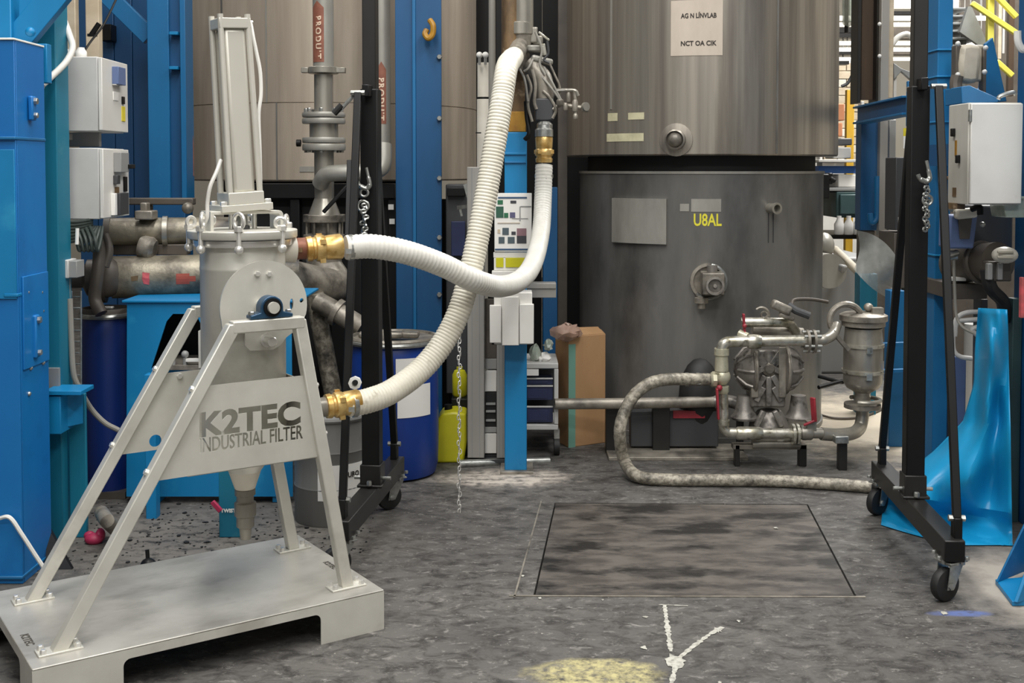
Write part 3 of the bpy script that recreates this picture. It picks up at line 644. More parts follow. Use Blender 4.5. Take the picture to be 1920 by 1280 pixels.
# ------------------------------------------------------------------ pipes in front of the left tank
def arrow_label(par, c, R, px, ytop, ytip, ybot, wpx, mt, body):
    p0, a0 = onT(px - wpx / 2, ytop, R, c); p1, a1 = onT(px + wpx / 2, ytop, R, c); n = V((math.cos((a0 + a1) / 2), math.sin((a0 + a1) / 2), 0))
    z0_ = onT(px, ybot, R, c)[0].z; z1_ = onT(px, ytop, R, c)[0].z; z2_ = onT(px, ytip, R, c)[0].z
    g = G(); n_ = 8; va_ = []
    for i in range(n_ + 1):
        a = a0 + (a1 - a0) * i / n_; k = 1 - abs(2 * i / n_ - 1); q = V((math.cos(a), math.sin(a), 0)) * (R + .0015); va_ += [c + q + Z3 * z0_, c + q + Z3 * (z1_ + (z2_ - z1_) * k)]
    g.add(va_, [(2 * i, 2 * i + 2, 2 * i + 3, 2 * i + 1) for i in range(n_)]); obj('arrow_label', g, mt, par)
    mid, _ = onT(px, (ytop + ybot) / 2 + 5, R, c)
    text('lettering', body, (wpx * .62) * mid.y / F * 1.38, M['label_cream'], par, plane_mx(mid + n * .003, V((-n.y, n.x, 0)), Z3), wide=(ybot - ytop) * .78 * mid.y / F, weight=.0015, rot=-PI / 2, bend=R, sep=1.25)
pv = 6.55; pc = V(((608 - CX) / F * pv, pv, 0))
vp = thing('product_pipe', 'grey vertical pipe with flanges and an up-pointing arrow label, below it a butterfly valve', 'pipe', (pc.x, pc.y, .5))
zz = lambda y: P(608, y, pv).z
obj('riser', G().lathe([(.058, zz(128)), (.058, 4.2)], pc, Z3, 28), M['tank_plate'], vp); arrow_label(vp, pc, .058, 597, 14, 1, 116, 20, M['label_brown'], 'PRODUIT')
obj('spool', G().lathe([(.053, zz(212)), (.053, zz(140))], pc, Z3, 28), M['steel_pipe'], vp)
obj('clamp_ring', G().lathe([(.05, zz(138)), (.085, zz(138)), (.085, zz(126)), (.05, zz(126))], pc, Z3, 28).box(pc + V((.1, -.01, zz(132))), .05, .05, .03).box(pc + V((-.1, -.01, zz(132))), .04, .05, .03), M['steel_pipe'], vp, .003)
for ya, yb in ((211, 220), (222, 232), (258, 268), (270, 282)): obj('flange', G().lathe([(.05, zz(yb)), (.118, zz(yb)), (.121, zz(yb) + .008), (.121, zz(ya) - .008), (.118, zz(ya)), (.05, zz(ya))], pc, Z3, 36), M['tank_plate'], vp)
obj('sight_spool', G().lathe([(.08, zz(259)), (.08, zz(231))], pc, Z3, 28), M['steel_pipe'], vp)
g = G()
for a in range(0, 360, 45):
    q = V((math.cos(math.radians(a)), math.sin(math.radians(a)), 0)) * .1
    for y in (210, 286): g.bolt(pc + q + Z3 * zz(y), Z3, .012, .02)
obj('flange_bolts', g, M['zinc'], vp, kind='stuff')
obj('bolt_knob', G().cyl(P(556, 268, 6.5), P(564, 268, 6.5), .02, n=12), M['black_paint'], vp)
obj('lower_pipe', G().lathe([(.055, zz(372)), (.055, zz(282))], pc, Z3, 28), M['steel_pipe'], vp)
obj('lower_cone', G().lathe([(.09, zz(402)), (.056, zz(372))], pc, Z3, 28), M['steel_pipe'], vp)
obj('elbow', G().tube(spline([P(600, 345, 6.5), P(612, 328, 6.45), P(640, 324, 6.43), P(690, 322, 6.43), P(716, 312, 6.45), P(719, 270, 6.48)]), .046, 20), M['tank_plate'], vp)
obj('bottom_flange', G().lathe([(.05, zz(416)), (.118, zz(416)), (.118, zz(402)), (.05, zz(402))], pc, Z3, 32), M['steel_dirty'], vp, .003)
g = G()
for a in range(20, 380, 45):
    q = V((math.cos(math.radians(a)), math.sin(math.radians(a)), 0)) * .1; g.cyl(pc + q + Z3 * zz(440), pc + q + Z3 * zz(405), .007, n=8)
obj('stud_bolts', g, M['steel_dirty'], vp, kind='stuff')
obj('valve_body', G().lathe([(.06, zz(470)), (.118, zz(470)), (.118, zz(440)), (.07, zz(436)), (.07, zz(416))], pc, Z3, 28), M['steel_dirty'], vp)
obj('valve_lever', G().bar(P(655, 345, 6.38), P(606, 398, 6.36), .05, .022), M['black_paint'], vp, .006)
obj('elbow_down', G().tube(spline([pc + Z3 * zz(465), pc + Z3 * zz(500), P(625, 535, 6.5), P(560, 525, 6.3), P(500, 512, 6.0)]), .1, 20), M['steel_dirty'], vp)
obj('drop_pipe', G().tube(spline([P(590, 550, 6.3), P(598, 600, 6.3), P(610, 660, 6.3), P(625, 740, 6.3)]), .05, 16), M['grey_hose'], vp)
obj('side_branch', G().tube(spline([P(595, 565, 6.25), P(640, 590, 6.2), P(676, 612, 6.2)]), .055, 16).lathe([(.075, 0), (.075, .03), (.06, .031)], P(628, 583, 6.22), (P(676, 612, 6.2) - P(595, 565, 6.25)), 20), M['steel_dirty'], vp)
pv2 = 6.9; pc2 = V(((717 - CX) / F * pv2, pv2, 0))
vq = thing('product_pipe', 'slim vertical pipe right of the black gantry post with a brown arrow label', 'pipe', (pc2.x, pc2.y, 1.6))
obj('riser', G().lathe([(.052, P(714, 320, pv2).z), (.052, 4.2)], pc2, Z3, 24), M['tank_plate'], vq); arrow_label(vq, pc2, .052, 715, 130, 115, 232, 17, M['label_brown'], 'PRODUIT')
obj('bend', G().tube(spline([P(715, 330, pv2), P(712, 322, pv2), P(714, 290, pv2)]), .046, 16), M['tank_plate'], vq)
# ------------------------------------------------------------------ left steelwork
def post(name, label, x0, x1, y0, y1, d, dep, mt, group=None, bev=.004):
    m = P((x0 + x1) / 2, (y0 + y1) / 2, d); z0_ = max(0, P((x0 + x1) / 2, y1, d).z); z1_ = P((x0 + x1) / 2, y0, d).z
    t = thing(name, label, 'steel post', (m.x, d + dep / 2, z0_), group=group)
    obj('shaft', G().span(m.x - S(x1 - x0, d) / 2, m.x + S(x1 - x0, d) / 2, d, d + dep, z0_, z1_), mt, t, bev); return t
gd = thing('column_guard', 'bright blue sheet steel guard with bolts around the left column foot', 'column guard', (-2.1, 4.55, 0))
gx = P(35, 600, 4.42).x; gz = P(35, 75, 4.42).z
obj('front_panel', G().span(gx - .5, gx, 4.42, 4.43, .0, gz), M['blue_guard'], gd, .002)
obj('side_panel', G().span(gx - .012, gx, 4.435, 4.70, .0, gz), M['blue_guard'], gd, .002)
obj('upper_sheet', G().span(gx - .5, gx - .003, 4.412, 4.4195, P(0, 560, 4.42).z, P(0, 280, 4.42).z), M['blue_bright'], gd, .002)
obj('worn_edge', G().span(gx - .5, gx + .003, 4.412, 4.7, gz, gz + .008), M['white'], gd, .002)
obj('scuff', G().span(gx - .05, gx + .002, 4.408, 4.6, P(20, 553, 4.42).z - .006, P(20, 553, 4.42).z + .006), M['blue_bright'], gd, .002)
for y in (256, 1078): obj('strap', G().span(gx - .5, gx + .004, 4.405, 4.7, P(20, y, 4.42).z - .012, P(20, y, 4.42).z), M['blue_mid'], gd, .003)
for y0, y1 in ((180, 226), (590, 670)):
    zt, zl = P(50, y0, 4.55).z, P(50, y1, 4.55).z
    h = obj('latch', G().box((gx + .012, 4.55, (zt + zl) / 2), .02, .04, zt - zl), M['blue_guard'], gd, .006)
    obj('latch_bolt', G().bolt((gx + .022, 4.55, zt - .02), X3, .014, .012), M['zinc'], h); obj('latch_bolt', G().bolt((gx + .022, 4.55, zl + .02), X3, .012, .012), M['zinc'], h)
g = G()
for y, dd in ((548, 4.5), (548, 4.63), (583, 4.64), (690, 4.52), (680, 4.64), (738, 4.5)): g.ball((gx + .001, dd, P(50, y, dd).z), .009)
obj('rivets', g, M['zinc'], gd, kind='stuff')
obj('joint_plate', G().box((gx + .004, 4.57, P(50, 600, 4.55).z), .008, .24, .36), M['blue_guard'], gd, .002)
obj('edging_strip', G().tube(spline([P(-4, 972, 4.40), P(18, 970, 4.39), P(40, 1000, 4.40), P(66, 1040, 4.42), P(96, 1085, 4.44)]), .008, 6), M['white'], gd)
uc = thing('steel_column', 'light blue steel column rising above the column guard with a diagonal brace', 'steel column', (-2.2, 4.9, 0))
obj('shaft', G().pbox(-90, 28, -80, 1000, 4.75, .2), M['blue_bright'], uc, .004)
obj('web', G().pbox(28, 60, -80, 200, 4.85, .06), M['teal'], uc, .004)
obj('diagonal_brace', G().bar(P(20, 95, 4.80), P(118, -25, 4.80), .05, .11), M['blue_bright'], uc, .003)
obj('gusset', G().prism([P(36, -10, 4.78), P(120, -10, 4.78), P(48, 62, 4.78), P(36, 62, 4.78)], Y3 * .012), M['blue_bright'], uc)
obj('stiffener', G().pbox(62, 88, 82, 155, 4.72, .05), M['blue_bright'], uc, .003)
obj('cap_bolt', G().ball(P(57, 60, 4.70), .02), M['blue_bright'], uc)
obj('lower_gusset', G().prism([P(88, 985, 4.72), P(145, 1085, 4.55), P(85, 1085, 4.55)], Y3 * .02), M['black_paint'], uc)
tp = thing('steel_column', 'teal steel column beside the column guard with a light blue stub bracket', 'steel column', (-1.95, 4.95, 0))
obj('shaft', G().span(P(100, 600, 4.92).x - .09, P(112, 600, 4.92).x, 4.92, 5.06, 0, 3.6), M['teal'], tp, .004)
obj('flange_edge', G().span(P(112, 600, 4.9).x, P(152, 900, 4.92).x, 4.98, 5.0, 0, P(130, 740, 4.95).z), M['teal'], tp, .003)
obj('stub_bracket', G().pbox(84, 114, 742, 815, 4.80, .14), M['blue_bright'], tp, .004)
obj('stub_arm', G().bar(P(112, 772, 4.86), P(152, 764, 4.95), .03, .135), M['blue_bright'], tp, .003)
obj('bracket_top', G().pbox(80, 152, 733, 741, 4.79, .15), M['blue_bright'], tp, .002)
obj('grey_patch', G().pbox(83, 110, 690, 735, 4.9, .02), M['plastic_grey'], tp)
# wall of grey ducts behind the control boxes
for i, (x0, x1, y1, k) in enumerate(((96, 122, 190, 'plastic_grey'), (122, 142, 260, 'tan_wall'), (160, 185, 108, 'tan_wall'))):
    one('cable_duct', ['grey cable duct beside the upper left column', 'tan cable duct behind the white conduit', 'tan cable duct above the upper control box'][i], 'cable duct', G().pbox(x0, x1, -60 if i else 58, y1, 5.62, .05), M[k], bev=.003)
one('brown_conduit', 'short brown pipe above the grey cable duct', 'pipe', G().cyl(P(106, -40, 5.58), P(106, 60, 5.58), .012), M['copper_red'])
one('equipment_box', 'black box half hidden between the tan duct and the blue brace', 'box', G().pbox(188, 208, 45, 76, 6.9, .1), M['black_paint'], bev=.004)
# control boxes: side faces us, door faces the aisle
def control_box(label, y0, y1, d0, sw):
    xs = P(121, 180, d0).x; xd = P(187, 180, d0).x; z1_, z0_ = P(150, y0, d0).z, P(150, y1, d0).z; dp = .34
    t = thing('control_box', label, 'control box', ((xs + xd) / 2, d0 + dp / 2, z0_))
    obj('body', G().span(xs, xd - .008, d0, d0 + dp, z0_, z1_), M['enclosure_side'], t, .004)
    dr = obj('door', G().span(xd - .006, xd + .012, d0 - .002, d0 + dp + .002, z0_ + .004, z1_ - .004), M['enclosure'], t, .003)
    xf = xd + .012; h = z1_ - z0_
    for (dy, fz, sy, sz, k, th) in sw:
        obj({'dial_blue': 'rotary_switch', 'plastic_grey': 'switch', 'white': 'nameplate', 'black_paint': 'lock', 'yellow': 'warning_label', 'rust': 'rust_mark', 'plastic_dark': 'vent_grille'}[k], G().box((xf + th / 2, d0 + dp * dy, z0_ + h * fz), th, sy, sz), M[k], t, .002)
    return t, xf
cb1, xf = control_box('upper grey control box with blue rotary switch and yellow label, on the left column', 106, 246, 5.18, [(.52, .78, .1, .08, 'dial_blue', .03), (.42, .76, .03, .075, 'white', .02), (.5, .50, .07, .04, 'white', .003), (.78, .46, .03, .035, 'black_paint', .008), (.8, .27, .05, .07, 'yellow', .003)])
cb2, xf = control_box('lower grey control box with two grey switches and rust marks, on the left column', 277, 411, 5.18, [(.55, .8, .11, .09, 'plastic_grey', .035), (.75, .74, .06, .02, 'black_paint', .05), (.42, .55, .04, .04, 'plastic_dark', .02), (.82, .48, .04, .07, 'black_paint', .008), (.5, .35, .06, .06, 'rust', .002), (.55, .2, .12, .1, 'plastic_dark', .03), (.3, .2, .03, .1, 'white', .02)])
one('mounting_rail', 'grey steel rail between the two control boxes', 'bracket', G().pbox(86, 130, 250, 262, 5.22, .04).pbox(120, 186, 248, 275, 5.34, .03), M['plastic_grey'], bev=.002)
cl = thing('conduit', 'white flexible conduit curving down to the column guard from above', 'conduit', P(72, 165, 4.9))
obj('hose', G().tube(spline([P(113, 12, 5.1), P(118, 32, 5.08), P(130, 65, 5.05), P(136, 90, 5.02), P(124, 116, 4.97), P(98, 142, 4.9), P(74, 163, 4.82)]), .014, 12), M['cable_white'], cl)
obj('gland', G().cyl(P(114, -4, 5.1), P(113, 16, 5.1), .02, n=12), M['white'], cl); obj('gland', G().cyl(P(76, 161, 4.83), P(69, 166, 4.8), .019, n=12), M['zinc'], cl)
for i, (x, y) in enumerate(((118, 88), (152, 92))): one('cable_gland', ['white cable gland left on top of the upper control box', 'white cable gland with a black cable on top of the upper control box'][i], 'cable gland', G().lathe([(.02, 0), (.026, .01), (.026, .03), (.016, .045), (.016, .05)], P(x, y + 18, 5.3), Z3, 14), M['white'])
one('power_cable', 'thin black cable rising right from the upper control box', 'cable', G().tube(spline([P(153, 104, 5.3), P(170, 78, 5.35), P(195, 45, 5.4), P(222, -10, 5.5)]), .005, 6), M['black_paint'])
one('cable_connector', 'black plug leaning above the upper control box', 'plug', G().cyl(P(171, 66, 5.4), P(186, 44, 5.4), .012).box(P(173, 66, 5.4), .04, .02, .012), M['black_paint'])
# coil of cables, junction box and ladder
cb = thing('cable_coil', 'dark green coil of cables hanging under the lower control box', 'cable coil', P(110, 440, 5.1))
for i in range(7):
    y = 408 + i * 6
    obj('cable', G().tube(spline([P(74, y, 4.98 + .02 * i), P(100, y + 4, 5.0), P(135, y + 8, 5.08), P(172, y + 4 - i * 2, 5.2)]), .009, 8), M['cable_dark'], cb)
for i in range(5): obj('loop', G().tube(spline([P(130 + i * 9, 420, 5.12 + i * .02), P(142 + i * 9, 446, 5.1), P(150 + i * 8, 470, 5.1), P(160 + i * 7, 440 + i * 3, 5.14), P(176 + i * 4, 425, 5.2)]), .008, 8), M['cable_dark'], cb)
obj('white_tie', G().cyl(P(145, 428, 5.05), P(144, 458, 5.05), .008, n=8), M['white'], cb)
jb = thing('junction_box', 'small grey junction box on the teal column', 'junction box', P(124, 522, 5.0))
obj('body', G().pbox(104, 128, 487, 522, 4.99, .1), M['enclosure_side'], jb, .004); obj('cover', G().pbox(129, 144, 489, 521, 5.0, .09), M['plastic_grey'], jb, .003)
for dx in (120, 129): obj('conduit', G().cyl(P(dx, 522, 5.04), P(dx, 720, 5.04), .007, n=8), M['cable_grey'], jb)
obj('conduit', G().cyl(P(126, 487, 5.04), P(126, 440, 5.04), .007, n=8), M['cable_grey'], jb)
ct = thing('cable_basket', 'narrow wire cable basket beside the teal column', 'cable tray', P(140, 720, 5.05))
for x in (134, 152): obj('rail', G().cyl(P(x, 545, 5.08), P(x, 725, 5.08), .004, n=6), M['zinc'], ct)
for i in range(9): obj('rung', G().cyl(P(134, 556 + i * 21, 5.08), P(152, 556 + i * 21, 5.08), .003, n=6), M['zinc'], ct)
one('sleeved_cable', 'grey sleeved cable drooping right behind the filter side panel', 'cable', G().tube(spline([P(131, 560, 5.02), P(134, 640, 5.02), P(138, 700, 5.02), P(150, 730, 5.04), P(170, 765, 5.1), P(196, 792, 5.12), P(222, 806, 5.14)]), .012, 10), M['cable_grey'])
# ------------------------------------------------------------------ second column and dark recess
sc2 = thing('steel_column', 'blue steel column with small cleats left of the light brown tank', 'steel column', P(310, 560, 6.6) * 1)
obj('left_flange', G().pbox(277, 317, -80, 372, 6.6, .02), M['blue_mid'], sc2, .003); obj('web', G().pbox(314, 342, -80, 372, 6.63, .012), M['blue_deep'], sc2, .002); obj('right_flange', G().pbox(338, 348, -80, 372, 6.58, .16), M['blue_mid'], sc2, .003)
for y in (62, 127): obj('cleat', G().pbox(317, 333, y - 3, y + 3, 6.57, .06), M['blue_bright'], sc2, .002)
obj('lower_shaft', G().pbox(277, 350, 372, 900, 6.6, .16), M['blue_deep'], sc2, .003)
bb = thing('steel_brace', 'dark blue diagonal brace running down to the second column', 'steel brace', P(230, 40, 6.7))
obj('brace', G().bar(P(180, -30, 6.72), P(282, 70, 6.72), .05, .1), M['blue_mid'], bb, .003)
dw = thing('blue_partition', 'dark blue steel partition behind the control boxes', 'partition', P(235, 700, 7.0) * 1)
for i in range(4): obj('panel', G().pbox(150 + i * 34, 183 + i * 34, -80, 840, 7.0, .03), M['blue_dark'], dw, .004)
# ------------------------------------------------------------------ blue stand with the big pipes
sd = thing('blue_stand', 'blue steel stand carrying the two thick grey pipes', 'machine stand', P(330, 900, 5.55) * 1)
D0 = 5.5; tz = P(305, 562, D0).z
Lx = lambda px, d=D0: (px - CX) / F * d
obj('top_plate', G().span(Lx(228), Lx(560), D0 - .02, D0 + .55, tz - .012, tz), M['blue_bright'], sd, .003)
zb_ = P(300, 712, D0).z
pm2 = plane_mx((0, D0, 0), X3, Z3)
hx = [(Lx(x), P(x, y, D0).z) for x, y in ((280, 690), (310, 602), (322, 588), (365, 588), (376, 610), (376, 694))]
sheet('front_plate', [(Lx(230), P(230, 930, D0).z), (Lx(236), tz - .012), (Lx(545), tz - .012), (Lx(545), P(545, 930, D0).z)], M['blue_bright'], sd, pm2, .01, holes=[hx])
obj('back_plate', G().span(Lx(232), Lx(545), D0 + .4, D0 + .42, .12, tz - .02), M['black_gap'], sd)
for px in (240, 268, 505): obj('leg', G().span(Lx(px), Lx(px + 24), D0 + .01, D0 + .1, 0, .4), M['blue_bright'], sd, .003)
for x in (325, 347):
    obj('knob', G().cyl(P(x, 668, 5.46), P(x, 690, 5.46), .01, n=10).ball(P(x, 664, 5.46), .018), M['plastic_grey'], sd)
obj('inner_ledge', G().pbox(300, 378, 684, 694, 5.45, .3), M['steel_dirty'], sd, .002); obj('inner_bar', G().pbox(348, 375, 673, 678, 5.44, .03), M['white'], sd)
obj('sheet_edge', G().pbox(372, 382, 620, 690, 5.42, .1), M['stainless'], sd)
bpipe = thing('feed_pipe', 'thick grey pipe with pink mark and red arrow on the blue stand', 'pipe', P(290, 555, 5.75))
a, b = P(188, 520, 5.75), P(560, 513, 5.95); ra = S(40, 5.75)
obj('pipe_body', G().tube([a.lerp(b, .06), b], ra, 32), M['pipe_grimy'], bpipe); obj('end_flange', G().lathe([(ra * .6, 0), (ra * 1.2, 0), (ra * 1.2, .03), (ra, .032)], a.lerp(b, .0), b - a, 28), M['brown_grey'], bpipe)
obj('end_fitting', G().lathe([(.03, -.16), (.05, -.15), (.05, -.08), (.09, -.06), (.09, 0)], a, b - a, 20), M['brown_grey'], bpipe)
obj('bearing_housing', G().ball(P(200, 520, 5.7), .08, .07, .1), M['brown_grey'], bpipe)
dv = (b - a).normalized(); up_ = dv.cross(Y3).normalized(); up_ = up_ if up_.z > 0 else -up_; nrm = -Y3
def onpipe(c0, pl, mt, nm):   # flat label curved onto the lying pipe
    g = G(); r2 = ra + .002; nn = len(pl); vs_ = []
    nv = dv.cross(up_); nv = nv if nv.y < 0 else -nv
    for x, y in pl: vs_.append(c0 + dv * x + up_ * (r2 * math.sin(y / r2)) + nv * (r2 * math.cos(y / r2)))
    g.add(vs_, [tuple(range(nn))]); return obj(nm, g, mt, bpipe, smooth=0)
ca = a.lerp(b, .40); k = 5.8 / F
def lab(x0, y0, pts, mt, nm): onpipe(a + dv * ((x0 - 188) * k), [((x) * k, (-(y) + 0) * k) for x, y in pts], mt, nm)
for yy in range(4): 
    y0 = -9 + yy * 5; w_ = 21 if yy < 4 else 0
    lab(327, 0, [(0, y0 + 1), (0, y0 + 6), (22 + (13 if yy in (1, 2) else 3), y0 + 6), (22 + (13 if yy in (1, 2) else 3), y0 + 1)] if yy in (1, 2) else [(0, y0 + 1), (0, y0 + 6), (24, y0 + 6), (24, y0 + 1)], M['label_red'], 'arrow_label')
lab(265, 0, [(2, -12), (15, -10), (14, 0), (2, -2)], M['label_pinkred'], 'paint_mark'); lab(266, 0, [(0, -2), (14, 0), (13, 12), (3, 10)], M['label_pinkred'], 'paint_mark'); lab(250, 0, [(-3, -4), (10, -6), (9, 3), (-2, 5)], M['rust'], 'paint_mark')
tpipe = thing('feed_pipe', 'upper grey pipe with clamp ring, above the pipe with the red arrow', 'pipe', P(290, 470, 5.85))
a2, b2 = P(204, 434, 5.85), P(480, 432, 6.0); rb = S(26, 5.85)
obj('pipe_body', G().tube([a2, b2], rb, 28), M['pipe_grimy'], tpipe); obj('clamp_ring', G().lathe([(rb, -.012), (rb + .006, -.012), (rb + .006, .012), (rb, .012)], P(310, 433, 5.88), b2 - a2, 28), M['steel_pipe'], tpipe)
obj('end_flange', G().lathe([(rb * .5, -.02), (rb * 1.1, -.02), (rb * 1.1, .01)], a2, b2 - a2, 24), M['brown_grey'], tpipe)
obj('top_fitting', G().pbox(252, 285, 395, 412, 5.78, .1).pbox(262, 275, 380, 396, 5.8, .06), M['steel_dirty'], tpipe, .006)
obj('saddle', G().pbox(212, 350, 458, 478, 5.86, .08), M['brown_grey'], tpipe, .004); obj('hose_joint', G().lathe([(.05, 0), (.06, .02), (.06, .06), (.045, .08)], P(262, 462, 5.8), V((1, 0, -.2)), 16), M['steel_dirty'], tpipe)
vh = thing('valve_handwheel', 'grimy horizontal valve bar above the upper grey pipe', 'valve', P(300, 385, 5.95))
obj('bar', G().pbox(238, 362, 371, 384, 5.95, .06), M['brown_grey'], vh, .006); obj('stem', G().pbox(268, 282, 384, 400, 5.97, .05), M['brown_grey'], vh, .004); obj('joint', G().ball(P(352, 390, 5.93), .03), M['steel_dirty'], vh)
one('corrugated_hose', 'black hose bundle hanging left of the thick grey pipe', 'hose', G().tube(spline([P(176, 430, 5.6), P(186, 470, 5.55), P(182, 520, 5.52), P(178, 560, 5.52), P(190, 588, 5.5)]), .03, 12).tube(spline([P(196, 440, 5.6), P(204, 470, 5.58), P(196, 500, 5.56)]), .022, 12), M['brown_grey'])
# ------------------------------------------------------------------ drums
def drum(label, pxc, ybase, ytop, wpx, mt, lidmt, d=None, plastic=True, cat='drum'):
    f = FL(pxc, ybase); k = f.y / F; r = wpx / 2 * k * 1.03; c = V(((pxc - CX) / F * (f.y + r), f.y + r, 0)); h = P(pxc, ytop, f.y + r * .3).z
    t = thing('drum', label, cat, c)
    if plastic: pr = [(r * .8, 0), (r * .93, .012), (r * .985, .06), (r, .16), (r, h * .5), (r * .985, h * .86), (r * .93, h * .945), (r * .91, h * .955), (r * .91, h * .965)]
    else: pr = [(r * .98, 0), (r, .01), (r, h * .32), (r * 1.018, h * .335), (r, h * .35), (r, h * .65), (r * 1.018, h * .665), (r, h * .68), (r, h * .97)]
    obj('body', G().lathe(pr, c, Z3, 48), mt, t, smooth=40)
    obj('lid', G().lathe([(r * .93, h * .955), (r * 1.0, h * .96), (r * 1.005, h * .985), (r * .97, h), (r * .9, h), (r * .88, h * .985), (0, h * .985)], c, Z3, 48), lidmt, t)
    obj('lid_ring', G().torus(c + Z3 * h * .962, Z3, r * .985, .014, 48, 8), M['zinc'] if plastic else lidmt, t)
    return t, c, r, h
d1, c1, r1, h1 = drum('royal blue plastic drum with steel lid ring and two white labels', 737, 908, 636, 170, M['drum_blue'], M['steel_dirty'])
drum_patch('paper_label', 742, 786, 672, 724, r1, c1, M['paper'], d1, label='white paper label'); drum_patch('paper_label', 745, 806, 722, 782, r1, c1, M['paper'], d1, label='white paper label')
for px in (690, 740, 770): obj('lid_clutter', G().box(P(px, 627, 5.95), .09, .08, .03), M['steel_dirty'], d1, .01)
d2, c2, r2, h2 = drum('navy blue drum with grey-brown lid behind the filter left legs', 196, 936, 580, 92, M['drum_navy'], M['brown_grey'])
obj('pallet_foot', G().span(c2.x - r2, c2.x + r2, c2.y - r2 * .98, c2.y + r2, 0.001, .035), M['brown_grey'], d2)
obj('handle', G().box(c2 + V((.03, -r2 * .6, h2 + .008)), .06, .03, .012), M['polished'], d2, .004)
d3, c3, r3, h3 = drum('grey steel drum with white PURO label behind the filter right leg', 618, 990, 778, 138, M['drum_grey'], M['drum_grey'], plastic=False)
drum_patch('paper_label', 596, 680, 872, 938, r3, c3, M['paper'], d3, label='white label with black lettering'); drum_text('PURO', 660, 888, 10, 32, r3, c3, M['ink'], d3)
# ------------------------------------------------------------------ small things under the stand
g = G()
for i in range(520):
    c_ = V((random.uniform(-1.95, -.62), random.uniform(4.45, 5.5), .0)); r_ = random.uniform(.002, .007) * (1 if random.random() < .9 else 2); a_ = random.uniform(0, 6.28)
    pl = [c_ + V((r_ * random.uniform(.6, 1.2) * math.cos(a_ + k * 1.257), r_ * random.uniform(.6, 1.2) * math.sin(a_ + k * 1.257), .001)) for k in range(5)]
    g.prism(pl, Z3 * r_ * random.uniform(.2, .5))
fd = one('floor_debris', 'black crumbs of dirt scattered on the floor behind the base plate', 'debris', g, M['black_gap']); fd['kind'] = 'stuff'
pp = post('steel_post', 'short teal post behind the drain valve with a red handled tap', 410, 458, 880, 1022, 4.98, .1, M['teal'])
tap = obj('tap_handle', G().bar(P(398, 940, 4.93), P(414, 958, 4.93), .018, .02), M['pink_red'], pp, .003, label='pink-red tap handle')
text('lettering', 'TWIST', .022, M['white'], pp, plane_mx(P(428, 957, 4.975), X3, Z3), weight=.001)
one('steel_post', 'thin blue leg standing left of the short teal post', 'steel post', G().pbox(272, 292, 700, 1010, 5.25, .06), M['blue_bright'], bev=.003)
one('plastic_scrap', 'crumpled pink-red plastic scrap on the floor under the filter', 'scrap', G().ball(FL(176, 1010, .02), .04, .03, .025).ball(FL(188, 1003, .03), .02, .03, .03).ball(FL(168, 1004, .025), .025, .02, .02), M['pink_red'])
one('floor_valve', 'black valve knob lying on the floor behind the base plate', 'valve', G().ball(FL(278, 1060, .03), .032, .032, .03).cyl(FL(278, 1060, .03), FL(276, 1030, .09), .008, n=8), M['black_paint'])
one('pipe_elbow', 'dirty grey pipe elbow lying beside the navy drum', 'pipe', G().tube(spline([FL(190, 960, .1), FL(200, 975, .14), FL(215, 990, .05)]), .03, 12), M['steel_dirty'])
# ------------------------------------------------------------------ black lifting gantry: left and right A-frames on castors
def caster(par, p, yaw):
    d = V((math.cos(yaw), math.sin(yaw), 0)); s_ = V((-d.y, d.x, 0)); r = .062
    c = obj('caster', G().lathe([(.038, 0), (.038, .012), (.02, .014)], V(p) + Z3 * .138, Z3, 20).box(V(p) + Z3 * .148, .09, .08, .006, d, s_), M['zinc'], par, .001, label='zinc plated caster')
    ctr = V(p) + Z3 * r - d * .03
    g = G()
    for k in (-1, 1):
        o = s_ * (.027 * k); g.prism([V(p) + o + Z3 * .138 + d * .034, V(p) + o + Z3 * .138 - d * .034, ctr + o - d * .018 - Z3 * .012, ctr + o + d * .018 - Z3 * .012], s_ * .003 * k)
    obj('fork', g.box(V(p) + Z3 * .137, .066, .058, .004, d, s_), M['zinc'], c)
    obj('wheel', G().lathe([(.02, -.019), (r * .8, -.019), (r * .94, -.016), (r, -.008), (r, .008), (r * .94, .016), (r * .8, .019), (.02, .019)], ctr, s_, 32), M['rubber'], c)
    obj('axle', G().cyl(ctr - s_ * .036, ctr + s_ * .036, .008, n=8).bolt(ctr + s_ * .03, s_, .014, .008).bolt(ctr - s_ * .03, -s_, .014, .008), M['zinc'], c)
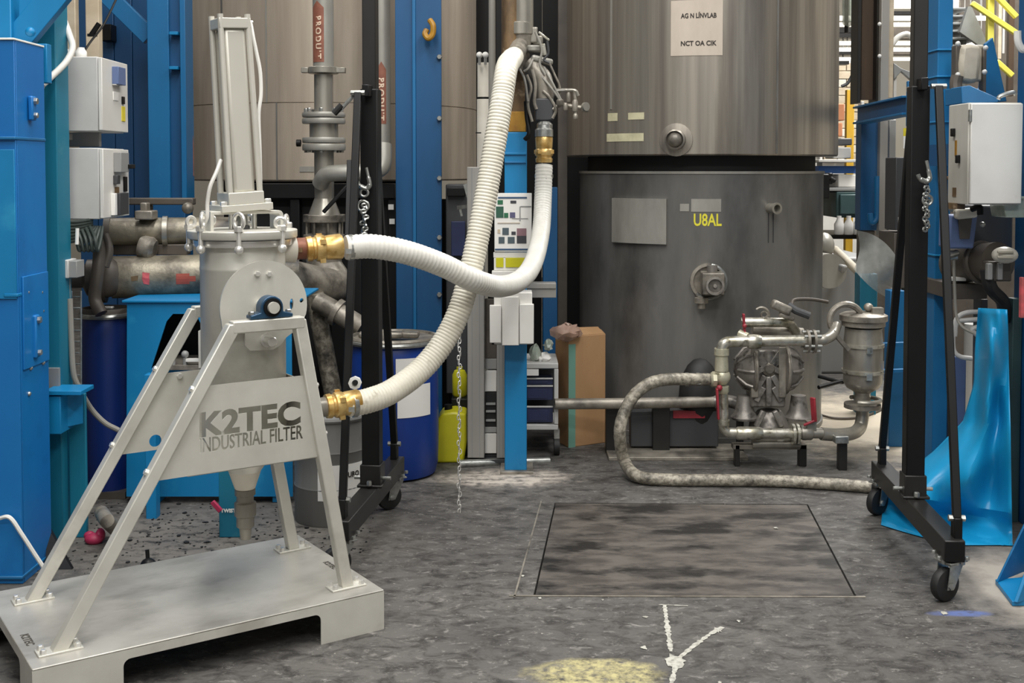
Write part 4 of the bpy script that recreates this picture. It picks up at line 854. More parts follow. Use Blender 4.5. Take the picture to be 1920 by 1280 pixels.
def gantry(name, label, near, far, postx, posty, topy, sgn, brk, near_top, far_top, yaws):
    near, far = V(near), V(far); dirn = (far - near).normalized(); sd = V((dirn.y, -dirn.x, 0))
    t = thing(name, label, 'gantry', ((near + far) / 2) * 1 - Z3 * ((near + far) / 2).z, group='black gantry frames')
    za = .155; A, B = V((near.x, near.y, za + .04)), V((far.x, far.y, za + .04))
    obj('foot_beam', G().bar(A - dirn * .05, B + dirn * .05, .075, .08), M['gantry_grey'], t, .004)
    for q_, k in ((A - dirn * .052, -1), (B + dirn * .052, 1)): obj('end_cap', G().box(q_, .07, .004, .075, sd, dirn, Z3), M['black_paint'], t, .001)
    for q_, yw in ((A, yaws[0]), (B, yaws[1])): caster(t, (q_.x, q_.y, 0.0), yw)
    g = G()
    for q_ in (A - dirn * .03, A + dirn * .04, B - dirn * .04, B + dirn * .03):
        for k in (-1, 1): g.bolt(q_ + sd * (.034 * k) - Z3 * .038, -Z3, .009, .016).bolt(q_ + sd * (.05 * k) - Z3 * .036, Z3, .009, .012)
    obj('caster_bolts', g, M['zinc'], t, kind='stuff')
    b = V((postx, posty, za + .08)); 
    obj('base_shoe', G().box(b + Z3 * .006, .11, .12, .012, sd, dirn, Z3).box(b + Z3 * .05, .09, .09, .09, sd, dirn, Z3), M['gantry_grey'], t, .004)
    obj('post', G().box(b + Z3 * .85, .076, .076, 1.70, sd, dirn, Z3), M['black_paint'], t, .005)
    obj('upper_post', G().box(b + Z3 * 2.5, .058, .062, 2.4, sd, dirn, Z3), M['gantry_grey'], t, .004, label='dark grey telescopic upper post')
    obj('post_bolt', G().cyl(b + sd * -.08 + Z3 * .03, b + sd * .08 + Z3 * .03, .008, n=10).bolt(b - dirn * .06 + Z3 * .012, Z3, .012, .02), M['zinc'], t)
    zt = P(0, brk, posty).z
    obj('brace_bracket', G().box((postx, posty, zt), .03, .19, .05, sd, dirn, Z3), M['black_paint'], t, .004)
    for (pt, q_, k) in ((near_top, A, -1), (far_top, B, 1)):
        pb_ = V((q_.x + (.02 if postx > 0 and k < 0 else 0), q_.y, za + .15)); top_ = V((postx + pt, posty + .085 * k, zt - .01))
        br = obj('brace', G().bar(pb_, top_, .03, .03), M['black_paint'], t, .003)
        obj('brace_lug', G().box(V((pb_.x, q_.y, za + .115)), .03, .05, .08, sd, dirn, Z3), M['black_paint'], br, .004)
        for e_ in (pb_, top_): obj('brace_bolt', G().cyl(e_ - sd * .03, e_ + sd * .03, .012, n=6), M['zinc'], br)
    return t, b, zt
gl, bl_, zl_ = gantry('gantry_frame', 'black gantry leg on castors left of the white hoses, behind the filter', (-.662, 4.50, 0), (-.553, 5.42, 0), -.602, 4.97, 0, 1, 172, -.043, .0, (.55, .6))
gr_, br_, zr_ = gantry('gantry_frame', 'black gantry leg on castors at the right, in front of the blue sheet', (1.628, 4.26, 0), (1.712, 5.33, 0), 1.672, 4.80, 0, 1, 160, .052, .012, (.5, .6))
for t_, c_, zt_ in ((gl, bl_, zl_), (gr_, br_, zr_)):
    pass
obj('grip_rod', G().cyl(P(641, 203, 4.9), P(664, 178, 4.9), .008, n=10), M['zinc'], gl); obj('grip', G().cyl(P(626, 213, 4.9), P(641, 197, 4.9), .014, n=10), M['rubber'], gl)
obj('knob', G().lathe([(.0, -.012), (.024, -.012), (.026, 0), (.026, .014), (.012, .016), (.012, .01)], P(666, 717, 4.55), -Y3, 8), M['white'], gl, label='white star knob')
obj('knob_hub', G().cyl(P(666, 717, 4.535), P(666, 717, 4.528), .011), M['black_paint'], gl)
obj('side_strap', G().bar(P(655, 300, 4.9), P(650, 480, 4.75), .02, .01), M['black_paint'], gl, .002)
# chain bundles that hang on the posts
def chain(name, label, x, d, y0, y1, n, rr, mt, hook=True, sway=3):
    t = thing(name, label, 'chain', P(x, y0, d))
    for i in range(n):
        y = y0 + (y1 - y0) * i / max(1, n - 1); p = P(x + sway * math.sin(i * 1.9), y, d + .01 * math.sin(i * 2.3)); a_ = i * PI / 2 + .4
        g = G(); pts = []
        ln = abs((P(x, y1, d) - P(x, y0, d)).z) / max(1, n - 1) * .62
        u_ = V((math.cos(a_), math.sin(a_), 0))
        for j in range(9):
            tt = 2 * PI * j / 8; pts.append(p + u_ * (rr * .62 * math.cos(tt)) + Z3 * (ln * math.sin(tt)))
        obj('link', g.tube(pts, rr * .26, 6, False), mt, t)
    return t
def hook(par, x, y, d, s):
    obj('hook', G().tube(spline([P(x + 4, y - 34, d), P(x + 8, y - 15, d), P(x + 10, y - 2, d), P(x + 4, y + 5, d), P(x - 8, y, d), P(x - 12, y - 8, d)]), [s * k for k in ([.8] * 8 + [1.1] * 8 + [1.3] * 8 + [1.3] * 8 + [1] * 9)], 10), M['zinc'], par)
cA = chain('hoist_chain', 'zinc chain and hook hanging on the left black gantry post', 683, 4.90, 385, 440, 11, .019, M['zinc'])
hook(cA, 683, 348, 4.9, .008); obj('eye_ring', G().torus(P(683, 361, 4.9), Y3, .016, .0055), M['zinc'], cA); obj('eye_ring', G().torus(P(681, 386, 4.9), Y3, .022, .0055), M['zinc'], cA)
cB = chain('hoist_chain', 'zinc chain and hook hanging on the right black gantry post', 1737, 4.70, 352, 430, 13, .017, M['zinc'])
hook(cB, 1733, 335, 4.7, .008); obj('eye_ring', G().torus(P(1739, 375, 4.7), Y3, .019, .0055), M['zinc'], cB)
chain('hand_chain', 'thin bead chain hanging to the floor in front of the aluminium frame', 861, 5.35, 575, 982, 52, .010, M['polished'], sway=2)
# ------------------------------------------------------------------ middle: columns, frame, post
mc = thing('steel_column', 'blue steel column behind the blue drum, a small hook high on it', 'steel column', P(785, 800, 6.75))
mx = P(775, 400, 6.75).x
obj('left_flange', G().pbox(742, 775, -90, 800, 6.76, .03), M['blue_deep'], mc, .003); obj('web', G().pbox(774, 780, -90, 800, 6.74, .1), M['blue_mid'], mc, .002); obj('right_flange', G().pbox(780, 828, -90, 800, 6.75, .03), M['blue_deep'], mc, .003)
hk = obj('hook', G().tube(spline([P(806, 38, 6.7), P(812, 48, 6.68), P(811, 64, 6.68), P(803, 72, 6.68), P(797, 64, 6.69), P(800, 56, 6.7)]), .017, 10), M['amber'], mc)
g = G()
for y in (107, 222, 334, 445, 552): g.bolt(P(824, y, 6.745), -Y3, .016, .02)
obj('column_bolts', g, M['zinc'], mc, kind='stuff')
pt_ = thing('dark_backdrop', 'added black backdrop darkening the gap between the two tanks', 'partition', P(980, 800, 8.6))  # added black panels, only there to keep the background between the tanks dark
for i in range(5): obj('panel', G().pbox(885 + i * 44, 928 + i * 44, -100, 720, 8.6, .04), M['brown_grey'] if i == 9 else M['black_paint'], pt_, .005)
one('dark_post', 'dark grey post against the left side of the dark tank', 'post', G().pbox(1046, 1064, -80, 800, 7.55, .06), M['brown_grey'], bev=.003)
one('navy_post', 'dark navy post between the notice board and the dark tank', 'post', G().pbox(1018, 1045, 350, 800, 7.2, .06), M['blue_deep'], bev=.003)
af = thing('aluminium_frame', 'tall frame of grey aluminium profiles left of the blue hose post', 'frame', P(905, 868, 6.25))
def profile(x0, x1, y0, y1, d, dep=.09):
    o = obj('upright', G().pbox(x0, x1, y0, y1, d, dep), M['alu_profile'], af, .003); m = (x0 + x1) / 2
    for q_ in (m - (x1 - x0) * .22, m + (x1 - x0) * .22): obj('groove', G().pbox(q_ - .8, q_ + .8, y0 + 2, y1 - 2, d - .002, .004), M['plastic_grey'], o)
profile(876, 908, 312, 862, 6.2); profile(931, 947, 400, 862, 6.22)
for y0, y1, k in ((672, 692, 'plastic_grey'), (694, 734, 'enclosure'), (735, 800, 'black_gap'), (800, 811, 'plastic_grey'), (812, 850, 'enclosure'), (852, 860, 'black_gap'), (560, 672, 'brown_grey')): obj('infill_panel', G().pbox(909, 931, y0, y1, 6.26, .03), M[k], af, .002)
for y in (757, 771, 788): obj('slat', G().pbox(911, 929, y - 2, y + 2, 6.25, .01), M['plastic_grey'], af)
obj('foot_tube', G().cyl(P(861, 869, 6.17), P(1030, 864, 6.3), .022, n=14), M['zinc'], af); obj('base_bar', G().pbox(876, 948, 862, 868, 6.2, .1), M['plastic_dark'], af)
obj('top_bracket', G().bar(P(872, 345, 6.22), P(885, 392, 6.22), .012, .02).bar(P(858, 389, 6.3), P(878, 387, 6.25), .012, .02).bar(P(862, 389, 6.3), P(866, 405, 6.3), .012, .012), M['zinc'], af)
one('grey_crossbar', 'white and grey horizontal bar from the hose post to the dark tank', 'beam', G().pbox(984, 1043, 531, 541, 6.12, .1).pbox(984, 1043, 541, 558, 6.13, .08), M['alu_profile'], bev=.002)
hp = thing('hose_post', 'light blue square post carrying the notice board and the white box', 'post', FL(967, 886) + V((0, .07, 0)))
obj('shaft', G().pbox(946, 988, 247, 886, 6.055, .115), M['blue_bright'], hp, .004); obj('amber_sleeve', G().pbox(944, 986, 209, 247, 6.06, .1), M['amber'], hp, .003, label='stained amber sleeve')
obj('strut', G().pbox(960, 984, 60, 209, 6.1, .05), M['rust'], hp, .003, label='rusty strut'); obj('weld_ridge', G().pbox(946, 986, 286, 290, 6.045, .02), M['blue_bright'], hp, .002); obj('weld_ridge', G().pbox(946, 986, 303, 306, 6.045, .02), M['blue_mid'], hp, .002)
obj('base_plate', G().pbox(938, 1000, 884, 892, 6.02, .2), M['steel_dirty'], hp, .002)
nb = thing('notice_board', 'white notice board with photo squares, on the light blue post', 'notice board', P(960, 505, 5.96))
nd = 5.95
obj('board', G().pbox(927, 997, 362, 472, nd, .02), M['white'], nb, .002)
for x0, x1, y0, y1, k in ((934, 988, 369, 372, 'rule_blue'), (933, 943, 375, 383, 'green_bottle'), (957, 968, 376, 381, 'photo_e'), (930, 944, 387, 408, 'photo_a'), (945, 953, 399, 408, 'green_bottle'), (956, 966, 398, 408, 'photo_b'), (974, 976, 387, 414, 'plastic_grey'), (976, 996, 386, 388, 'plastic_grey'), (960, 990, 409, 410, 'plastic_grey'), (942, 954, 427, 440, 'photo_c'), (933, 938, 430, 437, 'tan_wall'), (959, 967, 434, 440, 'photo_e'), (969, 987, 428, 442, 'photo_d'), (935, 946, 444, 456, 'photo_c'), (952, 965, 444, 456, 'photo_c'), (969, 987, 442, 456, 'photo_e'), (928, 994, 466, 469, 'rule_blue'), (933, 975, 417, 419, 'paper_old')):
    obj('print', G().pbox(x0, x1, y0, y1, nd - .0025, .002), M[k], nb)
obj('lower_board', G().pbox(925, 992, 473, 483, nd + .005, .02), M['enclosure'], nb, .002)
yt = thing('card_holder', 'small holder with yellow cards below the notice board', 'card holder', P(956, 508, 5.94))
obj('holder', G().pbox(926, 990, 484, 507, 5.95, .104), M['paper'], yt, .002)
for x0, x1 in ((930, 944), (948, 984)): obj('yellow_card', G().pbox(x0, x1, 483, 501, 5.943, .006), M['can_yellow'], yt, .001)
obj('tray', G().pbox(922, 990, 508, 522, 5.93, .06), M['enclosure'], yt, .004)
we = thing('white_cabinet', 'white steel box with two seams on the blue post, below the white hose', 'cabinet', P(960, 648, 5.9))
obj('body', G().pbox(926, 998, 548, 646, 5.9, .14), M['enclosure'], we, .004); obj('side_flap', G().pbox(918, 940, 572, 643, 5.87, .03), M['enclosure'], we, .003); obj('side_flap', G().pbox(974, 1001, 570, 645, 5.875, .03), M['enclosure'], we, .003); obj('centre_panel', G().pbox(941, 973, 556, 648, 5.88, .03), M['enclosure'], we, .003); obj('drip_tray', G().pbox(922, 944, 640, 646, 5.93, .05), M['black_paint'], we)
# pipes and valves over the hose post
vt = thing('pipe_manifold', 'stained vertical pipe with valve cluster and cables above the white hoses', 'pipe manifold', P(975, 130, 6.1))
vd = 6.02
obj('riser', G().cyl(P(980, 64, vd), P(980, -90, vd), S(20, vd), n=24), M['steel_pipe'], vt); obj('rust_sheath', G().cyl(P(957, 128, vd - .01), P(957, -90, vd - .01), S(17, vd), n=18), M['rust'], vt, label='rusty pipe sheath')
obj('coupling_band', G().lathe([(S(21, vd), 0), (S(23, vd), .004), (S(23, vd), .06), (S(21, vd), .065)], P(976, 66, vd), Z3, 24), M['steel_pipe'], vt)
obj('tee', G().lathe([(S(12, vd), 0), (S(16, vd), .03), (S(15, vd), .09), (S(19, vd), .15), (S(20, vd), .19)], P(978, 132, vd), Z3, 24), M['steel_dirty'], vt)
obj('tee_branch', G().tube(spline([P(964, 108, 5.6), P(966, 104, 5.75), P(970, 96, 5.9), P(976, 84, 6.02)]), .045, 16), M['steel_dirty'], vt)
obj('valve_bonnet', G().pbox(992, 1008, 50, 80, 6.0, .08).pbox(998, 1018, 66, 84, 6.02, .06), M['steel_pipe'], vt, .008)
obj('valve_flange', G().lathe([(.035, 0), (.045, .004), (.045, .03), (.035, .034)], P(1000, 98, 6.0), Z3, 20).pbox(986, 1014, 85, 98, 5.98, .06), M['tank_plate'], vt, .004)
obj('valve_lever', G().bar(P(1010, 60, 5.96), P(1030, 76, 5.96), .014, .012).bar(P(1018, 82, 5.97), P(1022, 104, 5.97), .02, .02), M['steel_bright'], vt, .003)
obj('clamp_arm', G().bar(P(996, 108, 5.97), P(1036, 118, 5.99), .04, .035), M['tank_plate'], vt, .012)
obj('branch_pipe', G().tube(spline([P(990, 118, 6.0), P(1006, 132, 5.99), P(1020, 150, 5.98), P(1022, 185, 5.98)]), S(16, vd), 16), M['steel_dirty'], vt)
obj('actuator', G().pbox(1003, 1038, 184, 226, 5.93, .11), M['plastic_dark'], vt, .008, label='dark grey actuator block')
obj('actuator_neck', G().cyl(P(1021, 160, 5.97), P(1021, 186, 5.97), S(11, vd)), M['steel_pipe'], vt)
obj('union_nut', G().lathe([(S(13, 5.9), 0), (S(15, 5.9), .01), (S(15, 5.9), .045), (S(10, 5.9), .06)], P(1021, 250, 5.92), Z3, 8), M['zinc'], vt)
for a_, b_, c__ in (((1020, 126), (1034, 152), (1054, 192)), ((1008, 135), (1030, 160), (1052, 190)), ((1045, 168), (1060, 168), (1078, 170)), ((1034, 190), (1042, 172), (1060, 169)), ((975, 130), (984, 150), (990, 190)), ((1000, 110), (990, 128), (982, 134))): obj('cable', G().tube(spline([P(*a_, 5.96), P(*b_, 5.92), P(*c__, 5.92)]), .006, 8), M['cable_grey'], vt)
obj('bent_tube', G().tube(spline([P(1060, 169, 5.92), P(1078, 170, 5.92), P(1084, 180, 5.92)]), .009, 8), M['steel_pipe'], vt)
for x, y, w_, h_ in ((1050, 192, 14, 12), (1060, 200, 10, 14), (1078, 198, 11, 22), (1079, 218, 9, 10), (1097, 202, 15, 16), (1066, 182, 8, 18)): obj('regulator', G().lathe([(S(w_ * .4, 5.9), 0), (S(w_ * .5, 5.9), .006), (S(w_ * .5, 5.9), S(h_, 5.9) * .8), (S(w_ * .35, 5.9), S(h_, 5.9))], P(x, y + h_ / 2, 5.92), Z3, 12), M['steel_dirty'], vt)
obj('regulator_rail', G().tube(spline([P(1036, 205, 5.94), P(1052, 196, 5.94), P(1072, 199, 5.93), P(1098, 203, 5.93)]), .011, 8).tube(spline([P(1076, 171, 5.92), P(1079, 190, 5.92), P(1079, 214, 5.92)]), .008, 8), M['steel_dirty'], vt)
for pts in (((1004, 60), (1016, 92), (1012, 120), (1022, 140)), ((1026, 76), (1028, 100), (1020, 112), (1030, 118)), ((1030, 118), (1040, 140), (1050, 165), (1046, 190)), ((998, 130), (1004, 160), (1002, 190), (1006, 205)), ((1018, 170), (1030, 182), (1042, 205), (1036, 222)), ((988, 140), (996, 165), (990, 195), (998, 228))): obj('cable', G().tube(spline([P(x, y, 5.93) for x, y in pts]), random.uniform(.005, .009), 8), M[random.choice(['cable_grey', 'plastic_dark', 'steel_dirty'])], vt)
obj('gauge', G().lathe([(.02, 0), (.022, .004), (.022, .02)], P(1095, 200, 5.9), V((.6, -.8, 0)), 16), M['steel_pipe'], vt)
obj('drop_cable', G().tube(spline([P(986, 190, 5.98), P(988, 220, 5.97), P(992, 250, 5.96), P(984, 262, 5.97)]), .012, 8), M['black_paint'], vt)
cp = thing('insulated_pipe', 'cream clad pipe with a joint, behind the upper white hose', 'pipe', P(908, 310, 6.5))
obj('cladding', G().cyl(P(908, 314, 6.5), V((P(908, 314, 6.5).x, 6.5, 0)), .02).cyl(P(908, 314, 6.5), P(908, 186, 6.5), S(14, 6.5), n=18).cyl(P(908, 184, 6.5), P(908, 118, 6.5), S(13, 6.5), n=18), M['cream'], cp); obj('joint', G().lathe([(S(14.4, 6.5), 0), (S(14.4, 6.5), .008)], P(908, 185, 6.5), Z3, 18).box(P(897, 249, 6.4), .03, .02, .006), M['black_paint'], cp)
for x in (899, 910): one('ball_knob', ['white ball knob left at the top of the cream pipe', 'white ball knob right at the top of the cream pipe'][x > 900], 'knob', G().ball(P(x, 103, 6.4), S(6, 6.4)).cyl(P(x, 106, 6.4), P(x, 120, 6.45), .008), M['white'])
one('grey_conduit', 'grey vertical conduit beside the rusty pipe', 'pipe', G().cyl(P(922, 250, 6.35), P(922, -90, 6.35), S(6, 6.35), n=14), M['cable_grey'])
mdk = thing('dark_cabinet', 'dark machine cabinet with white bracket, left of the aluminium frame', 'cabinet', P(855, 700, 6.9))
obj('body', G().pbox(836, 876, 345, 740, 6.85, .3), M['plastic_dark'], mdk, .006); obj('top_block', G().pbox(838, 872, 352, 368, 6.8, .06), M['black_paint'], mdk, .004)
obj('navy_panel', G().pbox(846, 872, 415, 480, 6.8, .04), M['tray_navy'], mdk, .003)
one('wall_wire', 'thin brown wire hanging beside the second blue column', 'cable', G().tube(spline([P(347, 215, 6.72), P(355, 232, 6.72), P(361, 262, 6.72), P(362, 330, 6.72)]), .006, 6), M['copper_red'])
# ------------------------------------------------------------------ cart, box, cans
yc = thing('jerrycan', 'large yellow jerrycan on the floor left of the aluminium frame', 'jerrycan', FL(843, 868))
f_ = FL(843, 868); jd = f_.y
def Jx(px): return (px - CX) / F * jd
zt_ = P(843, 772, jd).z
obj('body', G().prism([V((Jx(814), jd, 0)), V((Jx(869), jd - .0, 0)), V((Jx(874), jd, zt_ * .4)), V((Jx(873), jd, zt_ - .01)), V((Jx(850), jd, zt_)), V((Jx(828), jd, zt_ - .01)), V((Jx(820), jd, zt_ - .04))], Y3 * .2), M['can_yellow'], yc, .012)
obj('cap', G().cyl((Jx(838), jd + .1, zt_ - .01), (Jx(838), jd + .1, zt_ + .02), .022), M['black_paint'], yc)
one('plastic_can', 'small yellow-green can above the large jerrycan', 'can', G().lathe([(.035, 0), (.042, .01), (.042, .12), (.03, .145), (.018, .15), (.018, .165)], P(862, 742, 6.5), Z3, 20), M['can_yellow'])
one('dark_stool', 'dark box standing behind the jerrycan under the small can', 'box', G().span(P(846, 760, 6.42).x, P(880, 760, 6.42).x, 6.42, 6.6, 0, P(862, 742, 6.5).z - .001), M['black_paint'], bev=.005)
kt = thing('parts_cart', 'light grey cart with navy trays between the blue post and the cardboard box', 'cart', FL(1015, 845) + V((0, .2, 0)))
kd = 6.4
obj('top_board', G().pbox(972, 1047, 681, 691, kd, .35), M['enclosure_side'], kt, .004); obj('upright', G().pbox(1039, 1047, 691, 796, kd, .03), M['enclosure_side'], kt, .003); obj('upright', G().pbox(970, 977, 691, 796, kd, .03), M['enclosure_side'], kt, .003)
obj('bottom_board', G().pbox(970, 1047, 796, 806, kd, .35), M['enclosure_side'], kt, .004); obj('back_panel', G().pbox(975, 1042, 691, 796, kd + .33, .015), M['plastic_dark'], kt); obj('card', G().pbox(985, 1010, 692, 704, kd - .005, .004), M['white'], kt)
for x in (978, 1040):
    obj('cart_wheel', G().cyl(V(((x - CX) / F * kd, kd + .04, .05)), V(((x - CX) / F * kd + .03, kd + .04, .05)), .05, n=18), M['rubber'], kt)
    obj('cart_leg', G().span((x - CX) / F * kd, (x - CX) / F * kd + .03, kd + .02, kd + .06, .04, P(1000, 806, kd).z), M['zinc'], kt)
for i, (y0, y1) in enumerate(((712, 722), (726, 751), (765, 793))):
    tr = thing('tray', ['flat navy tray at the top of the cart', 'navy tray in the middle of the cart', 'navy tray at the bottom of the cart'][i], 'tray', P(1008, y1, kd + .1), group='navy trays')
    x0, x1 = P(979, y0, kd).x, P(1037, y0, kd).x; z0_, z1_ = P(1008, y1, kd).z, P(1008, y0, kd).z
    obj('front', G().span(x0, x1, kd + .02, kd + .03, z0_, z1_), M['tray_navy'], tr, .002); obj('base', G().span(x0, x1, kd + .03, kd + .3, z0_, z0_ + .006), M['tray_navy'], tr); obj('rim', G().span(x0, x1, kd + .012, kd + .03, z1_, z1_ + .008), M['enclosure_side'], tr, .002); obj('recess', G().span(x0 + .03, x1 - .03, kd + .016, kd + .02, z0_ + .01, z1_ - .012), M['tray_navy'], tr, .001)
for i, (x, y, w_, h_, k) in enumerate(((1003, 679, 22, 34, 'film_green'), (1023, 679, 24, 18, 'white'), (1028, 658, 18, 22, 'film_green'), (1012, 679, 14, 12, 'white'))):
    g = G(); c_ = P(x, y - h_ / 2, kd + .1); g.ball(c_, S(w_ / 2, kd), .05, S(h_ / 2, kd), 10, 6)
    for q_ in g.v: q_ += V((random.uniform(-1, 1), random.uniform(-1, 1), random.uniform(-1, 1))) * .008
    one('plastic_bag', ['greenish plastic bag on the left of the cart top', 'white plastic bundle on the right of the cart top', 'clear greenish bag on top of the white bundle', 'small white bundle in the middle of the cart top'][i], 'plastic bag', g, M[k])
bx = thing('cardboard_box', 'tall brown cardboard box with green tape leaning by the dark tank', 'cardboard box', FL(1090, 826))
bd = 6.62; x0, x1, x2 = P(1046, 700, bd).x, P(1066, 700, bd - .02).x, P(1132, 700, bd + .1).x; zt_ = P(1100, 630, bd).z
bp = [V((x1, bd - .02, 0)), V((x2 + .01, bd + .1, 0)), V((x2, bd + .3, 0)), V((x0 - .01, bd + .15, 0))]
obj('carton', G().prism(bp, Z3 * zt_), M['cardboard'], bx, .004); 
dd = (bp[1] - bp[0]).normalized(); nn = V((dd.y, -dd.x, 0)); obj('tape', G().prism([bp[0] + nn * .001 - dd * .001, bp[0] + dd * .045 + nn * .001, bp[0] + dd * .045 + nn * .003, bp[0] + nn * .003 - dd * .001], Z3 * (zt_ * .93)), M['tape_green'], bx)
obj('flap', G().prism([V((x1, bd - .02, zt_)), V((x2, bd + .1, zt_)), V((x2 - .03, bd + .16, zt_ + .03)), V((x1 + .02, bd + .05, zt_ + .04))], Z3 * .003), M['cardboard'], bx)
g = G().ball(P(1062, 622, 6.6), .085, .07, .045, 16, 8)
for q_ in g.v: q_ += V((random.uniform(-1, 1), random.uniform(-1, 1), random.uniform(-1, 1))) * .014
one('plastic_bag', 'crumpled clear pinkish bag lying on the cardboard box', 'plastic bag', g, M['film_pink'])
# ------------------------------------------------------------------ diaphragm pump and its pipework
pu = thing('diaphragm_pump', 'grimy double diaphragm pump with ribbed body in front of the dark tank', 'pump', FL(1440, 870))
pd = 6.2
def Pc(x, y, dz=0): return P(x, y, pd + dz)
def sc_(n): return S(n, pd)
PM = M['steel_pump']
cx_ = 1441
obj('centre_block', G().pbox(1408, 1474, 655, 765, .04 + pd, .14), PM, pu, .012)
for k, nm in ((-1, 'chamber'), (1, 'chamber')):
    c_ = Pc(cx_ + k * 26, 690, .1); axd = V((k, 0, 0))
    o = obj(nm, G().lathe([(sc_(44), 0), (sc_(47), sc_(2)), (sc_(47), sc_(8)), (sc_(42), sc_(10)), (sc_(36), sc_(22)), (sc_(22), sc_(34)), (sc_(8), sc_(40)), (0, sc_(41))], c_, axd, 32), PM, pu)
    g = G()
    for a in range(0, 360, 45):
        q_ = V((0, math.cos(math.radians(a)), math.sin(math.radians(a))))
        g.tube([c_ + q_ * sc_(43) + axd * sc_(9), c_ + q_ * sc_(38) + axd * sc_(21), c_ + q_ * sc_(20) + axd * sc_(36)], .009, 6)
    obj('rib', g, PM, o, kind='stuff')
    obj('clamp_band', G().torus(c_ + axd * sc_(4), axd, sc_(47), sc_(3.2), 32, 8), M['steel_dirty'], o)
for a, b in (((1416, 655), (1436, 683)), ((1466, 655), (1446, 683)), ((1414, 700), (1432, 690)), ((1468, 700), (1450, 690)), ((1416, 735), (1434, 704)), ((1466, 735), (1448, 704)), ((1418, 752), (1432, 726)), ((1464, 752), (1450, 726)), ((1418, 672), (1434, 688)), ((1464, 672), (1448, 688))): obj('web_rib', G().bar(Pc(*a, .03), Pc(*b, .02), .016, .03), PM, pu, .004)
for x in (1415, 1467): obj('side_rib', G().bar(Pc(x, 650, .02), Pc(x, 745, .02), .014, .04), M['steel_dirty'], pu, .004)
obj('centre_boss', G().lathe([(sc_(15), 0), (sc_(14), .02), (sc_(9), .03), (sc_(8), .034)], Pc(1441, 690, .04), -Y3, 20), M['steel_dirty'], pu); obj('top_cap', G().lathe([(sc_(12), 0), (sc_(13), .03), (sc_(10), .07), (sc_(5), .075)], Pc(1441, 682, .05), Z3, 16), PM, pu); obj('keel', G().bar(Pc(1441, 705, .02), Pc(1441, 762, .02), .03, .03), PM, pu, .008)
for x in (1396, 1497): obj('foot_dome', G().lathe([(sc_(26), 0), (sc_(27), .012), (sc_(24), .02), (sc_(18), .05), (sc_(14), .13)], Pc(x, 785, .1), Z3, 24), PM, pu)
obj('base_housing', G().lathe([(sc_(40), 0), (sc_(36), .06), (sc_(22), .11), (sc_(8), .12)], Pc(1442, 806, .12), Z3, 24), PM, pu); obj('base_web', G().bar(Pc(1432, 770, .0), Pc(1418, 800, .0), .03, .03).bar(Pc(1452, 770, .0), Pc(1466, 800, .0), .03, .03), PM, pu, .006)
for x0, x1, y0 in ((1377, 1386, 832), (1497, 1511, 832)): obj('support_leg', G().span(Pc(x0, 850).x, Pc(x1, 850).x, pd - .02, pd + .03, 0, Pc(x0, y0).z), M['gantry_grey'], pu, .003)
obj('support_beam', G().pbox(1374, 1514, 833, 843, pd - .02, .06), M['steel_dirty'], pu, .004); obj('support_leg', G().span(Pc(1400, 850).x, Pc(1412, 850).x, pd + .25, pd + .3, 0, .2), M['gantry_grey'], pu, .003)
# discharge and suction lines (move with the pump)
SB = M['steel_bright']
md = -.06
obj('upper_line', G().tube(spline([Pc(1354, 690, md), Pc(1353, 668, md), Pc(1354, 650, md), Pc(1362, 642, md), Pc(1380, 640, md), Pc(1440, 639, md), Pc(1512, 638, md)]), sc_(10.5), 18), SB, pu)
obj('line_union', G().lathe([(sc_(13), 0), (sc_(14), .01), (sc_(14), .05), (sc_(12), .07)], Pc(1402, 640, md), X3, 10), SB, pu); obj('line_union', G().lathe([(sc_(13), -.02), (sc_(13), .0), (sc_(12), .06), (sc_(14), .065), (sc_(14), .1)], Pc(1353, 688, md), Z3, 16), M['cream_valve'], pu)
for x in (1514, 1526): obj('pipe_flange', G().lathe([(sc_(10), 0), (sc_(22), .001), (sc_(22), sc_(5)), (sc_(10), sc_(5.5))], Pc(x - 3, 640, md), X3, 28), M['steel_dirty'], pu)
g = G()
for a in range(20, 380, 60): q_ = V((0, math.cos(math.radians(a)), math.sin(math.radians(a)))) * sc_(18); g.cyl(Pc(1505, 640, md) + q_, Pc(1537, 640, md) + q_, .008, n=8)
obj('flange_bolts', g, M['zinc'], pu, kind='stuff')
obj('ball_valve', G().ball(Pc(1353, 706, md), sc_(17), sc_(15), sc_(16)).lathe([(sc_(12), 0), (sc_(15), .01), (sc_(15), .03), (sc_(12), .035)], Pc(1332, 711, md), X3, 8).lathe([(sc_(11), 0), (sc_(13), .01), (sc_(13), .04)], Pc(1354, 737, md), Z3, 8), M['cream_valve'], pu, label='cream coloured ball valve')
obj('valve_handle', G().bar(Pc(1344, 728, md - .05), Pc(1347, 786, md - .05), .032, .012).ball(Pc(1349, 727, md - .04), .016), M['red'], pu, .004, label='red valve lever')
obj('down_pipe', G().tube(spline([Pc(1356, 735, md), Pc(1356, 775, md), Pc(1356, 795, md), Pc(1362, 808, md), Pc(1376, 811, md), Pc(1440, 812, md), Pc(1506, 813, md)]), sc_(9.5), 16), SB, pu)
obj('elbow_collar', G().lathe([(sc_(11), 0), (sc_(11.5), .03)], Pc(1357, 797, md), Z3, 14).lathe([(sc_(10.5), 0), (sc_(12.5), .01), (sc_(12.5), .12), (sc_(10.5), .14)], Pc(1380, 812, md), X3, 14), SB, pu)
obj('sub_beam', G().cyl(Pc(1410, 832, md + .05), Pc(1500, 832, md + .05), sc_(9)), M['steel_pipe'], pu)
for x in (1486, 1494): obj('pipe_flange', G().lathe([(sc_(9), 0), (sc_(20), .001), (sc_(20), sc_(5)), (sc_(9), sc_(5.5))], Pc(x - 2, 814, md), X3, 28), M['steel_bright'], pu)
